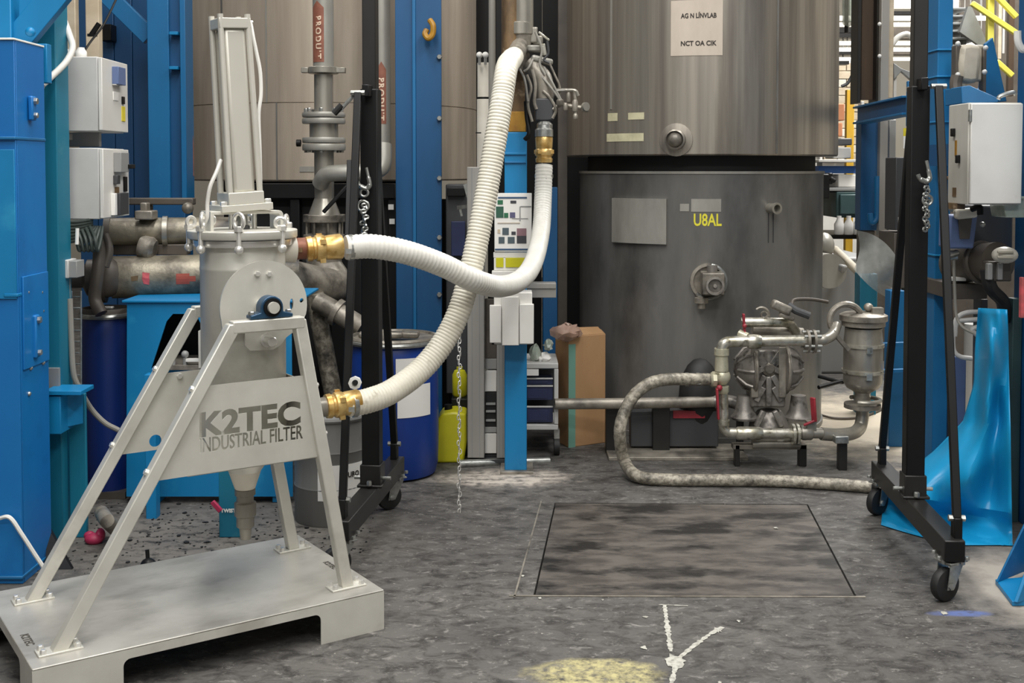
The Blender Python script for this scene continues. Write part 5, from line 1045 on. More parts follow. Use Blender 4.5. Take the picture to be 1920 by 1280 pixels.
obj('outlet_valve', G().tube([Pc(1498, 811, md), Pc(1545, 812, md)], sc_(10), 14).lathe([(sc_(13), 0), (sc_(14), .01), (sc_(14), .05), (sc_(12), .06)], Pc(1502, 811, md), X3, 10).box(Pc(1520, 797, md), .05, .05, .05), M['steel_pipe'], pu)
obj('valve_handle', G().bar(Pc(1527, 790, md - .04), Pc(1524, 745, md - .05), .03, .014).bar(Pc(1507, 797, md - .03), Pc(1528, 788, md - .04), .02, .012), M['red'], pu, .004, label='red valve lever')
obj('back_pipe', G().tube(spline([Pc(1390, 605, .02), Pc(1400, 604, .02), Pc(1450, 604, .02), Pc(1478, 606, .06), Pc(1492, 622, .1)]), sc_(9.5), 16), SB, pu)
obj('valve_handle', G().bar(Pc(1394, 588, -.03), Pc(1396, 624, -.03), .024, .012).ball(Pc(1396, 611, -.04), .012).ball(Pc(1396, 625, -.04), .012), M['red'], pu, .003, label='red valve lever'); obj('valve_stub', G().cyl(Pc(1386, 625, -.02), Pc(1402, 632, -.05), sc_(8)), M['cream_valve'], pu)
obj('cross_pipe', G().cyl(Pc(1410, 618, .12), Pc(1505, 626, .12), sc_(12)), M['steel_dirty'], pu)
obj('gauge_loop', G().torus(Pc(1428, 590, .05), Y3, sc_(14), sc_(2.5), 18, 6, -.2, PI * .75).torus(Pc(1433, 590, .05), Y3, sc_(6), sc_(2), 14, 6), M['steel_dirty'], pu)
obj('air_muffler', G().bar(Pc(1447, 568, 0), Pc(1482, 584, 0), .055, .05).bar(Pc(1460, 588, .0), Pc(1490, 598, .0), .03, .03), M['steel_dirty'], pu, .012); obj('muffler_elbow', G().tube([Pc(1478, 572, .02), Pc(1492, 582, 0), Pc(1518, 592, -.01)], sc_(7), 10), M['plastic_dark'], pu); obj('air_hose', G().tube(spline([Pc(1484, 572, .02), Pc(1490, 562, .05), Pc(1520, 561, .1), Pc(1552, 566, .15)]), sc_(3.5), 8), M['brown_grey'], pu)
obj('suction_stub', G().tube(spline([Pc(1532, 638, md), Pc(1548, 636, md), Pc(1562, 626, 0), Pc(1568, 610, .06)]), sc_(10), 14), M['steel_pipe'], pu)
# grey hose to the floor and the pipe behind it
gh, pg = hose('grey_hose', 'dirty grey hose looping from the cream valve down onto the floor', [Pc(1330, 711, md), Pc(1300, 711, md - .02), Pc(1255, 711, md - .06), Pc(1220, 718, md - .1), Pc(1190, 740, md - .14), Pc(1170, 775, md - .17), Pc(1162, 812, md - .2), FL(1170, 862, .085), FL(1195, 892, .038), FL(1250, 899, .03), FL(1340, 900, .03), FL(1440, 901, .03), FL(1540, 906, .03), FL(1648, 914, .03)], .033, .03, M['grey_hose'], .014, .0012)
clamp(gh, Pc(1308, 711, md), X3, .034); clamp(gh, Pc(1288, 711, md), X3, .034)
fp = thing('floor_pipe', 'bright dirty pipe running level from the cart to the pump', 'pipe', P(1200, 757, 6.42))
obj('pipe_body', G().tube([P(1040, 757, 6.38), P(1180, 756, 6.42), P(1340, 753, 6.5)], S(10.5, 6.4), 16), M['steel_dirty'], fp); obj('elbow', G().tube(spline([P(1340, 753, 6.5), P(1365, 752, 6.48), P(1385, 758, 6.44), P(1396, 772, 6.4)]), S(12, 6.4), 14), M['steel_pump'], fp)
for x in (1152, 1240): obj('pipe_stand', G().pbox(x - 16, x + 16, 764, 850, 6.46, .06), M['gantry_grey'], fp, .003)
lb_ = thing('low_box', 'low dark box with a dark red panel behind the grey hose', 'box', P(1270, 836, 6.55))
obj('body', G().pbox(1182, 1348, 770, 838, 6.5, .1), M['plastic_dark'], lb_, .005); obj('red_panel', G().pbox(1262, 1322, 770, 784, 6.49, .02), M['red'], lb_)
one('black_hump', 'black rubber hump between the hose and the pump', 'rubber boot', G().ball(P(1312, 745, 6.58), S(40, 6.6), .1, S(75, 6.6), 20, 10), M['rubber'])
one('floor_plate', 'low dirty floor plate under the dark box', 'plate', G().span(P(1140, 835, 6.35).x, P(1400, 835, 6.35).x, 6.3, 6.62, 0.0, .02), M['steel_dirty'], bev=.003)
# bag filter vessel
bv = thing('strainer_vessel', 'small steel filter vessel with band clamps, right of the pump', 'filter vessel', FL(1620, 870))
bd_ = 6.3; bc = P(1618, 680, bd_); bc = V((bc.x, bc.y, 0)); Zb = lambda y: P(1618, y, bd_).z; sb = lambda n: S(n, bd_)
obj('body', G().lathe([(sb(14), Zb(745)), (sb(15), Zb(735)), (sb(30), Zb(726)), (sb(36), Zb(715)), (sb(36), Zb(640)), (sb(34), Zb(620)), (sb(34), Zb(614))], bc, Z3, 36), M['steel_pipe'], bv, smooth=40)
for y in (646, 695): obj('band_clamp', G().lathe([(sb(36), Zb(y + 3)), (sb(39), Zb(y + 3)), (sb(39), Zb(y - 3)), (sb(36), Zb(y - 3))], bc, Z3, 36).box(bc + V((0, -sb(38), Zb(y + 5))), .03, .02, .035), M['steel_bright'], bv)
obj('lid', G().lathe([(sb(34), Zb(612)), (sb(40), Zb(610)), (sb(40), Zb(602)), (sb(44), Zb(600)), (sb(44), Zb(590)), (sb(36), Zb(586)), (0, Zb(582))], bc, Z3, 36), M['steel_dirty'], bv)
obj('lid_handle', G().torus(bc + V((-sb(38), -.05, Zb(598))), Y3, sb(30), sb(6), 24, 8, PI * .15, PI * 1.15).bar(P(1560, 620, bd_ - .1), P(1590, 655, bd_ - .1), .05, .02), M['steel_dirty'], bv)
obj('lid_nut', G().ball(bc + V((.02, -.02, Zb(575))), sb(9), sb(9), sb(8)).box(bc + V((.06, -.04, Zb(585))), .06, .05, .06), M['steel_dirty'], bv)
obj('neck', G().cyl(bc + Z3 * Zb(770), bc + Z3 * Zb(740), sb(15)), M['steel_pipe'], bv); obj('neck_flange', G().lathe([(sb(14), Zb(764)), (sb(34), Zb(764)), (sb(34), Zb(756)), (sb(14), Zb(755))], bc, Z3, 32), M['steel_dirty'], bv)
obj('flange_loop', G().torus(bc + V((0, -.02, Zb(748))), Z3, sb(30), sb(4), 28, 8, -.6, PI * 1.2), M['steel_pipe'], bv)
obj('outlet_bend', G().tube(spline([bc + Z3 * Zb(764), bc + Z3 * Zb(782), bc + V((-.02, -.02, Zb(800))), P(1598, 812, 6.2), P(1570, 815, 6.16), P(1540, 813, 6.14)]), sb(12), 18), M['steel_pipe'], bv)
obj('support_tube', G().span(P(1571, 850, 6.12).x, P(1587, 850, 6.12).x, 6.1, 6.145, 0, P(1578, 822, 6.12).z), M['gantry_grey'], bv, .003); obj('pipe_clamp', G().pbox(1566, 1592, 818, 832, 6.07, .1), M['zinc'], bv, .004)
for y in (646, 696): obj('strut', G().bar(P(1650, y, 6.3), P(1706, y - 2, 6.3), .03, .02), M['blue_mid'], bv, .002)
one('black_tubing', 'black bent tube on the floor left of the strainer vessel', 'tube', G().tube(spline([P(1535, 705, 6.9), P(1575, 716, 6.8), P(1580, 714, 6.8), P(1535, 726, 6.7)], 4), .012, 8), M['black_paint'])
one('floor_cable', 'thin brown cable curling over the floor behind the pump', 'cable', G().tube(spline([FL(1520, 770, .02), FL(1560, 783, .01), FL(1610, 782, .01), FL(1650, 768, .01), FL(1666, 755, .01)]), .008, 8), M['brown_grey'])
# ------------------------------------------------------------------ right steelwork
r1 = thing('steel_column', 'blue steel column right of the right gantry post, with welded rims', 'steel column', P(1770, 880, 5.75) - Z3 * P(1770, 880, 5.75).z)
xa = P(1754, 400, 5.6).x; xb = P(1782, 400, 5.6).x
obj('shaft', G().span(xa, xb, 5.6, 5.75, 0, 4.0), M['blue_mid'], r1, .004)
for y in (93, 143, 228, 478): obj('rim', G().span(xa - .008, xb + .008, 5.59, 5.76, P(0, y + 2, 5.6).z, P(0, y - 1, 5.6).z), M['blue_bright'], r1, .002)
one('blue_brace', 'wide blue diagonal brace plate behind the beige cover', 'steel brace', G().prism([P(1848, 82, 5.7), P(1862, 70, 5.7), P(1888, 190, 5.7), P(1756, 200, 5.7), P(1756, 185, 5.7), P(1838, 165, 5.7)], Y3 * .03), M['blue_mid'], bev=.003)
one('blue_shelf_plate', 'blue bracket plate on top of the right electrical cabinet', 'bracket', G().prism([P(1803, 162, 5.3), P(1818, 160, 5.3), P(1872, 184, 5.25), P(1872, 192, 5.25), P(1803, 194, 5.3)], Y3 * .2), M['blue_mid'], bev=.003)
r2 = thing('steel_column', 'dark blue steel column with hook-shaped conduit, right of the dark tank', 'steel column', P(1634, 440, 7.5))
obj('shaft', G().pbox(1614, 1648, 225, 432, 7.5, .12), M['blue_deep'], r2, .004); obj('conduit', G().tube(spline([P(1645, 330, 7.42), P(1645, 395, 7.42), P(1642, 412, 7.42), P(1634, 416, 7.42), P(1632, 400, 7.42)]), .02, 10), M['blue_mid'], r2)
obj('lower_shaft', G().pbox(1611, 1644, 512, 790, 7.5, .12), M['teal'], r2, .004); obj('mid_shaft', G().pbox(1614, 1640, 432, 512, 7.52, .1), M['brown_grey'], r2, .004)
hb = thing('steel_beam', 'dark blue level beam running back from the gantry post to the column', 'steel beam', P(1660, 200, 7.2))
obj('beam', G().bar(P(1612, 216, 7.48), P(1706, 196, 6.5), .03, .1), M['blue_deep'], hb, .003); obj('top_flange', G().bar(P(1612, 202, 7.48), P(1706, 181, 6.5), .09, .012), M['blue_mid'], hb, .002); obj('bottom_flange', G().bar(P(1612, 231, 7.48), P(1706, 213, 6.5), .09, .012), M['blue_mid'], hb, .002)
obj('end_plate', G().pbox(1702, 1717, 152, 236, 6.4, .03), M['blue_mid'], hb, .004); obj('warning_label', G().pbox(1694, 1714, 240, 255, 6.38, .004), M['yellow'], hb); obj('info_label', G().pbox(1694, 1714, 255, 278, 6.38, .004), M['paper'], hb)
bw = thing('brown_beam', 'rusty brown upright beam high beside the dark tank', 'beam', P(1631, 190, 7.6))
obj('web', G().pbox(1616, 1646, -90, 186, 7.62, .03), M['brown_beam'], bw, .002)
for x in (1612, 1647): obj('flange', G().pbox(x - 3, x + 3, -90, 192, 7.55, .16), M['gantry_grey'], bw, .002)
sp = thing('grey_duct', 'pale grey upright duct beside the rusty brown beam', 'duct', P(1665, 440, 7.4))
obj('duct', G().pbox(1651, 1666, -90, 440, 7.4, .05), M['alu_profile'], sp, .003); obj('duct', G().pbox(1667, 1679, 225, 440, 7.42, .05), M['plastic_grey'], sp, .003); obj('edge_strip', G().pbox(1667, 1676, -90, 182, 7.42, .04), M['tan_wall'], sp, .002)
for y in (45, 105): obj('clip', G().ball(P(1649, y, 7.38), .012), M['white'], sp)
dc_ = thing('dark_cabinet', 'dark cabinet with white label behind the right gantry post', 'cabinet', P(1694, 545, 7.0))
obj('body', G().pbox(1679, 1712, 295, 432, 7.0, .2), M['plastic_dark'], dc_, .005); obj('lower_body', G().pbox(1676, 1735, 436, 540, 7.0, .3), M['brown_grey'], dc_, .005); obj('label', G().pbox(1684, 1703, 407, 434, 6.99, .004), M['paper'], dc_)
obj('cabinet_leg', G().span(P(1700, 540, 7.05).x, P(1712, 540, 7.05).x, 7.05, 7.15, 0, P(1700, 539, 7.05).z), M['plastic_dark'], dc_, .003)
sb_ = thing('steel_post', 'slim blue post behind the strainer vessel', 'steel post', P(1682, 800, 6.7) - Z3 * P(1682, 800, 6.7).z)
obj('shaft', G().span(P(1669, 600, 6.62).x, P(1697, 600, 6.62).x, 6.62, 6.72, 0, P(1682, 545, 6.62).z), M['blue_mid'], sb_, .004)
g = G(); rows = []
for i in range(13):
    for j in range(9):
        t = i / 12; s = j / 8; x = 1606 + 84 * t; y = 432 + 8 * t + 58 * t * t + s * (74 + 22 * math.sin(PI * t)); x += 6 * math.sin(4 * s + 3 * t)
        g.v.append(P(x, y, 6.75 + .05 * math.sin(5 * t + 3 * s) + .06 * s + random.uniform(-.006, .006)))
g.f = [(i * 9 + j, i * 9 + j + 1, i * 9 + j + 10, i * 9 + j + 9) for i in range(12) for j in range(8)]
pfm = one('plastic_cover', 'translucent grey plastic film draped above the strainer vessel', 'plastic film', g, M['plastic_film'])
# electrical cabinet
ed = 4.9; ec = thing('electrical_cabinet', 'large off-white electrical cabinet at the upper right with rust streaks', 'electrical cabinet', P(1868, 384, ed + .1))
ex0, ex1 = P(1818, 290, ed).x, P(1918, 290, ed).x; ez0, ez1 = P(1868, 384, ed).z, P(1868, 192, ed).z
obj('body', G().span(ex0, ex1, ed + .018, ed + .24, ez0, ez1), M['enclosure_dirty'], ec, .004); obj('door', G().span(ex0 + .004, ex1 - .002, ed, ed + .016, ez0 + .004, ez1 - .004), M['enclosure'], ec, .004)
for f_, k in ((.72, 'black_paint'), (.45, 'black_paint')):
    z_ = ez0 + (ez1 - ez0) * f_; obj('lock', G().box((ex0 - .008, ed + .17 - (.06 if f_ < .5 else 0), z_), .016, .022, .035), M[k], ec, .003)
obj('hinge', G().cyl((ex0 + .002, ed + .005, ez1 - .08), (ex0 + .002, ed + .005, ez1 - .03), .008), M['zinc'], ec)
obj('rust_streak', G().box((ex0 - .0015, ed + .15, ez0 + .24), .002, .02, .07), M['amber'], ec); obj('rust_streak', G().box((ex0 - .0015, ed + .16, ez0 + .05), .002, .04, .04), M['rust'], ec)
obj('top_handle', G().tube(spline([P(1872, 186, 4.95), P(1876, 180, 4.95), P(1900, 173, 4.95), P(1905, 178, 4.95)]), .009, 8), M['zinc'], ec)
obj('bottom_bracket', G().box((ex0 + .01, ed + .18, ez0 - .01), .05, .1, .025), M['rust'], ec); obj('wall_bracket', G().box(((ex0 + ex1) / 2, ed + .45, (ez0 + ez1) / 2), .1, .42, .1), M['blue_deep'], ec)
one('drive_arm', 'rusty little lever on the left side of the electrical cabinet', 'lever', G().cyl(P(1768, 333, 5.2), P(1786, 334, 5.15), .008).box(P(1789, 334, 5.14), .03, .02, .06), M['rust'])
bgc = thing('beige_cover', 'beige sack cover with dark clamps above the electrical cabinet', 'cover', P(1818, 156, 5.5))
obj('sack', G().prism([P(1804, 84, 5.44), P(1822, 81, 5.44), P(1841, 85, 5.44), P(1840, 120, 5.44), P(1837, 154, 5.44), P(1820, 156, 5.44), P(1801, 152, 5.44), P(1800, 118, 5.44)], Y3 * .08), M['beige_cover'], bgc, .02); obj('back_plate', G().pbox(1800, 1846, 84, 152, 5.52, .06), M['beige_cover'], bgc, .01)
obj('side_bar', G().pbox(1792, 1803, 84, 150, 5.46, .06), M['brown_grey'], bgc, .006); obj('side_bar', G().pbox(1843, 1850, 88, 178, 5.5, .05), M['brown_grey'], bgc, .005)
for x, y in ((1796, 82), (1848, 90), (1796, 140), (1846, 135)): obj('clamp_ball', G().ball(P(x, y, 5.43), .012), M['enclosure_side'], bgc)
obj('lower_hose', G().tube(spline([P(1795, 142, 5.44), P(1792, 160, 5.44), P(1798, 190, 5.42)]), .028, 10), M['brown_grey'], bgc)
# machine under the cabinet
mt = thing('motor', 'grey brown motor with a beige grease cover under the electrical cabinet', 'motor', P(1840, 560, 5.3))
obj('drum', G().cyl(P(1790, 495, 5.5), P(1872, 490, 5.2), S(36, 5.3), n=28), M['brown_grey'], mt); obj('rim', G().torus(P(1842, 492, 5.3), (P(1872, 490, 5.2) - P(1790, 495, 5.5)).normalized(), S(36, 5.3), .014, 32, 8), M['brown_grey'], mt)
obj('gear_block', G().pbox(1822, 1900, 385, 470, 5.35, .2), M['plastic_dark'], mt, .01); obj('flange_block', G().pbox(1852, 1898, 490, 528, 5.12, .1), M['brown_grey'], mt, .008)
obj('grease_cover', G().ball(P(1884, 478, 5.08), S(24, 5.08), .05, S(16, 5.08), 18, 10), M['cream'], mt); 
for y in (472, 482): obj('cover_fold', G().bar(P(1870, y, 5.03), P(1900, y + 1, 5.03), .014, .012), M['beige_cover'], mt, .004)
obj('ledge', G().pbox(1780, 1852, 532, 561, 5.35, .4), M['brown_grey'], mt, .004); obj('ledge_top', G().pbox(1782, 1812, 520, 527, 5.34, .05), M['enclosure'], mt, .003); obj('drive_leg', G().span(P(1840, 600, 5.5).x, P(1852, 600, 5.5).x, 5.5, 5.6, 0, P(1846, 561, 5.5).z), M['brown_grey'], mt, .003); obj('cable_loom', G().tube(spline([P(1850, 505, 5.15), P(1858, 540, 5.15), P(1880, 565, 5.2), P(1884, 600, 5.25)]), .03, 10), M['rubber'], mt)
for x in (1857, 1876): obj('pale_fin', G().pbox(x - 5, x + 5, 494, 525, 5.1, .03), M['plastic_grey'], mt, .004)
by = thing('hopper_tray', 'blue-violet plastic tray with reddish residue below the electrical cabinet', 'tray', P(1808, 466, 5.2))
g = G(); g.prism([P(1782, 404, 5.2), P(1834, 402, 5.2), P(1826, 466, 5.2), P(1780, 466, 5.2)], Y3 * .14); obj('tray_body', g, M['dial_blue'], by, .008)
g = G(); g.prism([P(1796, 400, 5.19), P(1824, 400, 5.19), P(1818, 448, 5.19), P(1800, 448, 5.19)], Y3 * .005); obj('residue', g, M['brown_grey'], by); obj('foam_rim', G().bar(P(1790, 402, 5.18), P(1830, 398, 5.18), .05, .045), M['cream'], by, .012)
obj('spout', G().tube(spline([P(1822, 392, 5.15), P(1836, 388, 5.12), P(1838, 402, 5.12)]), .014, 10), M['black_paint'], by); obj('hanger_bolt', G().ball(P(1842, 421, 5.15), .013).ball(P(1784, 392, 5.18), .012), M['zinc'], by)
tb = thing('teal_bin', 'pale teal box under the right end of the electrical cabinet', 'box', P(1900, 412, 4.95)); obj('body', G().prism([P(1880, 372, 4.95), P(1921, 370, 4.95), P(1921, 408, 4.95), P(1886, 408, 4.95)], Y3 * .15), M['film_green'], tb, .004); obj('rim', G().pbox(1877, 1922, 368, 373, 4.93, .19), M['film_green'], tb, .003)
vb = thing('valve', 'small zinc pipe valve with a hanging grey cable beside the right gantry brace', 'valve', P(1784, 480, 5.25))
obj('body', G().box(P(1784, 478, 5.25), .05, .05, .04).cyl(P(1776, 480, 5.22), P(1796, 474, 5.24), .016), M['zinc'], vb, .006); obj('cable', G().tube(spline([P(1788, 485, 5.24), P(1790, 540, 5.24), P(1793, 590, 5.24), P(1804, 612, 5.22), P(1826, 625, 5.2)]), .007, 8), M['cable_grey'], vb)
wl = thing('white_hoses', 'bundle of pale grey hoses looping behind the blue sheet', 'hose', P(1800, 680, 5.3))
for pts in (((1842, 584), (1812, 586), (1795, 596), (1788, 620), (1788, 655), (1800, 668), (1822, 672)), ((1842, 598), (1812, 600), (1794, 604), (1790, 630)), ((1835, 612), (1822, 618), (1832, 628))): obj('hose', G().tube(spline([P(x, y, 5.3) for x, y in pts]), .011, 10), M['enclosure_side'], wl)
one('blue_crate', 'pale blue and white crate on the floor behind the right gantry brace', 'crate', G().span(P(1788, 700, 5.6).x, P(1812, 700, 5.6).x, 5.6, 5.8, 0, P(1800, 668, 5.6).z), M['dial_blue'], bev=.006)
one('grey_cylinder', 'grey upright cylinder behind the blue sheet', 'cylinder', G().cyl(FL(1824, 790) * 1, FL(1824, 790) + Z3 * .62, .06), M['plastic_grey'])
one('white_bag', 'white patterned sack on the floor behind the right gantry brace', 'sack', G().ball(V((FL(1806, 830).x + .05, 5.5, .17)), .13, .12, .17, 14, 9), M['enclosure'])
# blue plastic sheet
Lb = [(1834, 577, 5.1), (1829, 640, 5.12), (1826, 720, 5.14), (1806, 790, 5.16), (1752, 845, 5.2), (1672, 908, 5.24), (1656, 945, 5.26), (1652, 984, 5.22)]
Rb = [(1889, 580, 4.98), (1891, 650, 4.95), (1893, 730, 4.93), (1895, 800, 4.92), (1896, 870, 4.92), (1897, 940, 4.91), (1898, 990, 4.9), (1899, 1030, 4.88)]
g = G(); m = 41; n = 29
def along(B, t): 
    k = min(int(t * 7), 6); u = t * 7 - k; a, b = B[k], B[k + 1]; return [a[i] + (b[i] - a[i]) * u for i in range(3)]
for i in range(m):
    t = i / (m - 1)
    for j in range(n):
        s = j / (n - 1); a, b = along(Lb, t), along(Rb, t); x = a[0] + (b[0] - a[0]) * s; y = a[1] + (b[1] - a[1]) * s + 10 * math.sin(PI * s) * (t > .9)
        if t > .86: y = min(y, 1022)
        d = a[2] + (b[2] - a[2]) * s
        d += (.015 + .055 * t) * math.sin(s * 9 + 2.2 * t) + .05 * t * math.sin(s * 15 - 7 * t) + .03 * t * abs(math.sin(s * 6 + 9 * t)) + .03 * math.sin(13 * t + 5 * s) + .014 * math.sin(26 * t - 11 * s) * math.sin(PI * s) + .02 * math.sin(7 * t + 4 * s) * t - .05 * math.sin(PI * s)
        k_ = max(0, (t - .78) / .22); d = d * (1 - k_) + FL(x, y, .004).y * k_; p = P(x, y, d); p.z = max(p.z, .004); g.v.append(p)
g.f = [(i * n + j, i * n + j + 1, (i + 1) * n + j + 1, (i + 1) * n + j) for i in range(m - 1) for j in range(n - 1)]
bs = one('blue_sheet', 'bright blue plastic sheet draped to the floor behind the right gantry leg', 'plastic sheet', g, M['sheet_blue'])
so = bs.modifiers.new('thick', 'SOLIDIFY'); so.thickness = .002
# right edge column and its gusseted foot
re = thing('steel_column', 'blue column foot with light gusset plates at the lower right', 'steel column', FL(1915, 1130))
rx = 2.12
obj('shaft', G().span(rx, rx + .2, 4.45, 4.65, 0, 3.4), M['blue_mid'], re, .004)
rp = thing('steel_post', 'dark blue post at the right edge behind the blue sheet', 'steel post', (2.3, 5.2, 0)); px_ = (1904 - CX) / F * 5.3
obj('shaft', G().span(px_, px_ + .15, 5.15, 5.3, 0, 3.6), M['blue_deep'], rp, .004); obj('dark_strip', G().span(px_ - .045, px_ - .003, 5.2, 5.26, 0, P(1900, 560, 5.2).z), M['machine_teal'], rp, .003)
b0 = FL(1868, 1098, .01)
obj('base_plate', G().prism([FL(1866, 1094, .001), FL(1898, 1136, .001), FL(1898, 1136, .001) + X3 * .5 + Y3 * .02, FL(1866, 1094, .001) + X3 * .5 + Y3 * .1], Z3 * .018), M['blue_bright'], re, .002)
obj('gusset', G().prism([FL(1870, 1092, .019), V((rx + .02, 4.6, .019)), V((rx + .02, 4.6, P(1920, 890, 4.6).z)), V((rx, 4.58, P(1920, 905, 4.6).z))], V((.0, .014, 0))), M['blue_mid'], re, .002)
obj('gusset', G().prism([FL(1900, 1128, .019), FL(1900, 1128, .019) + V((.2, .1, 0)), FL(1900, 1128, .019) + V((.2, .1, .42))], V((.012, -.008, 0))), M['blue_bright'], re, .002)
one('red_strip', 'narrow pinkish red strip at the right edge', 'strip', G().pbox(1915, 1921, 520, 596, 4.45, .02), M['label_pinkred'])
one('white_pipe', 'white pipe end hanging at the upper right edge', 'pipe', G().tube(spline([P(1908, 58, 5.2), P(1909, 78, 5.2), P(1916, 92, 5.2), P(1922, 92, 5.2)]), .016, 10), M['white'])
# ------------------------------------------------------------------ far hall seen between the columns
for i, (x0, x1, y, h_) in enumerate(((1540, 1860, 33, 7), (1540, 1830, 45, 6), (1540, 1840, 80, 6), (1540, 1860, 92, 6), (1540, 1850, 110, 5), (1640, 1830, 7, 14))):
    d = 11.5 + .25 * i; one('light_trough', ['highest thin white strip light in the far hall', 'second white strip light in the far hall', 'third white strip light in the far hall', 'fourth white strip light in the far hall', 'lowest white strip light in the far hall', 'broad cream strip light at the top of the far hall'][i], 'strip light', G().pbox(x0, x1, y - h_ / 2, y + h_ / 2, d, .1), M['lamp'], bev=.01, group='strip lights in the far hall')
for o in [o for o in COL.objects if o.name.startswith('light_trough')]:
    xs = [o.location.x + v.co.x for v in o.data.vertices]; zt_ = max(o.location.z + v.co.z for v in o.data.vertices); yy = o.location.y
    for x in (min(xs) + .1, max(xs) - .1): obj('hanger', G().cyl((x, yy, zt_ - .01), (x, yy, HZ), .006, n=6), M['plastic_grey'], o)
for i, (y, h_, x0, x1) in enumerate(((56, 10, 1540, 1610), (66, 8, 1540, 1625), (98, 8, 1540, 1600), (116, 9, 1540, 1592), (24, 6, 1650, 1850), (62, 20, 1670, 1800), (97, 10, 1670, 1790))): one('roof_beam', ['dark beam under the second strip light', 'dark beam above the third strip light', 'short dark beam between the lowest strip lights', 'lowest short dark beam left', 'thin dark beam right of the brown beam', 'broad brown-grey beam right of the brown beam', 'grey beam above the white patches'][i], 'beam', G().pbox(x0, x1, y - h_ / 2, y + h_ / 2, 13.2, .15), M['brown_grey' if i > 4 else 'black_paint'])
for o in [o for o in COL.objects if o.name.startswith('roof_beam')]:
    xs = [o.location.x + v.co.x for v in o.data.vertices]; zt_ = max(o.location.z + v.co.z for v in o.data.vertices)
    for x in (min(xs) + .05, max(xs) - .05): obj('hanger', G().cyl((x, o.location.y, zt_ - .01), (x, o.location.y, HZ), .008, n=6), M['plastic_grey'], o)
one('hanging_cable', 'dark curved cable hanging in front of the far bright wall', 'cable', G().tube(spline([P(1606, -200, 10), P(1605, 60, 10), P(1604, 112, 10), P(1600, 135, 10), P(1590, 155, 10), P(1578, 162, 10)]), .014, 8), M['plastic_dark'])
one('dark_conduit', 'black upright conduit left of the rusty brown beam', 'pipe', G().cyl(P(1587, -60, 9.5), P(1587, 62, 9.5), .016), M['black_paint'])
one('grey_hopper', 'grey hopper hanging beside the rusty brown beam', 'hopper', G().prism([P(1592, -20, 9.3), P(1612, -20, 9.3), P(1614, 34, 9.3), P(1604, 46, 9.3), P(1592, 40, 9.3)], Y3 * .2), M['film_green'], bev=.01)
yz = P(1595, 168, 11).z
yp = thing('yellow_post', 'yellow guard post in the far hall right of the dark tank', 'guard post', P(1595, 304, 9.2) * 1)
obj('post', G().span(P(1588, 200, 11).x, P(1602, 200, 11).x, 11, 11.07, 0, yz), M['post_yellow'], yp, .004); obj('foot', G().span(P(1583, 200, 11).x, P(1607, 200, 11).x, 10.98, 11.1, 0, .02), M['post_yellow'], yp, .003)
fw = thing('far_wall_panel', 'bright tan brick partition in the far hall', 'partition', (P(1590, 302, 14.0).x, 14.0, 0))
for i in range(12):
    for j in range(4): obj('brick', G().pbox(1536 + j * 26 + (i % 2) * 9, 1560.5 + j * 26 + (i % 2) * 9, 118 + i * 15.4, 132.2 + i * 15.4, 14 + .02 * random.random(), .08), M['tan_wall'] if (i + j) % 3 else M['cream'], fw, .004)
obj('backing', G().span(P(1530, 200, 14.1).x, P(1650, 200, 14.1).x, 14.1, 14.15, 0, P(1590, 112, 14.1).z), M['enclosure'], fw)
for i, (x0, x1, y0, y1, k) in enumerate(((1563, 1584, 194, 226, 'box_orange'), (1564, 1580, 230, 256, 'box_orange'), (1563, 1598, 259, 272, 'plastic_dark'), (1563, 1596, 276, 297, 'plastic_grey'))): one('stock_box', ['upper orange-brown carton left of the yellow post', 'lower orange-brown carton left of the yellow post', 'dark box on the far shelf', 'grey box on the far shelf below the dark box'][i], 'box', G().pbox(x0, x1, y0, y1, 10.5, .3), M[k], bev=.01)
rk = thing('far_rack', 'light metal rack with a blue shelf edge in the far hall', 'rack', P(1590, 450, 10.2))
obj('shelf', G().pbox(1535, 1616, 299, 304, 10.0, .8), M['enclosure'], rk, .004); obj('shelf', G().pbox(1535, 1616, 311, 325, 10.1, .7), M['box_blue'], rk, .004); obj('shelf', G().pbox(1535, 1616, 352, 358, 10.0, .8), M['plastic_grey'], rk, .004); obj('shelf', G().pbox(1535, 1640, 440, 448, 10.0, .8), M['black_paint'], rk, .004)
for x in (1537, 1614): obj('upright', G().span(P(x, 300, 10.15).x, P(x + 5, 300, 10.15).x, 10.15, 10.25, 0, P(x, 190, 10.15).z), M['enclosure_side'], rk, .003)
one('white_carton', 'white carton with faint print on the far rack', 'box', G().pbox(1572, 1611, 327, 351, 10.1, .4), M['white'], bev=.008)
one('teal_machine', 'dark teal machine on the far rack', 'machine', G().pbox(1568, 1640, 359, 408, 10.0, .5).pbox(1575, 1635, 364, 402, 9.97, .05), M['machine_teal'], bev=.01)
one('black_machine', 'black machine part at the tank edge in the far hall', 'machine', G().pbox(1538, 1556, 326, 372, 9.8, .2).pbox(1553, 1562, 324, 345, 9.8, .15).cyl(P(1556, 334, 9.7), P(1566, 340, 9.7), .02), M['black_paint'], bev=.01)
for i, x in enumerate((1573, 1591, 1609)): one('white_bottle', ['first white bottle from the tank on the far rack', 'second white bottle from the tank on the far rack', 'third white bottle from the tank on the far rack'][i], 'bottle', G().lathe([(.035, 0), (.042, .01), (.042, .09), (.02, .13), (.02, .16)], P(x, 439.5, 9.95), Z3, 16), M['enclosure_side'], group='bottles on the far rack')
one('tan_tube', 'tan tube sloping down in the far hall right of the tank', 'tube', G().cyl(P(1566, 468, 9.2), P(1612, 512, 8.6), .032), M['beige_cover'])
fm = thing('far_machine', 'grey machine with rounded housing right of the dark tank', 'machine', P(1575, 600, 9.0))
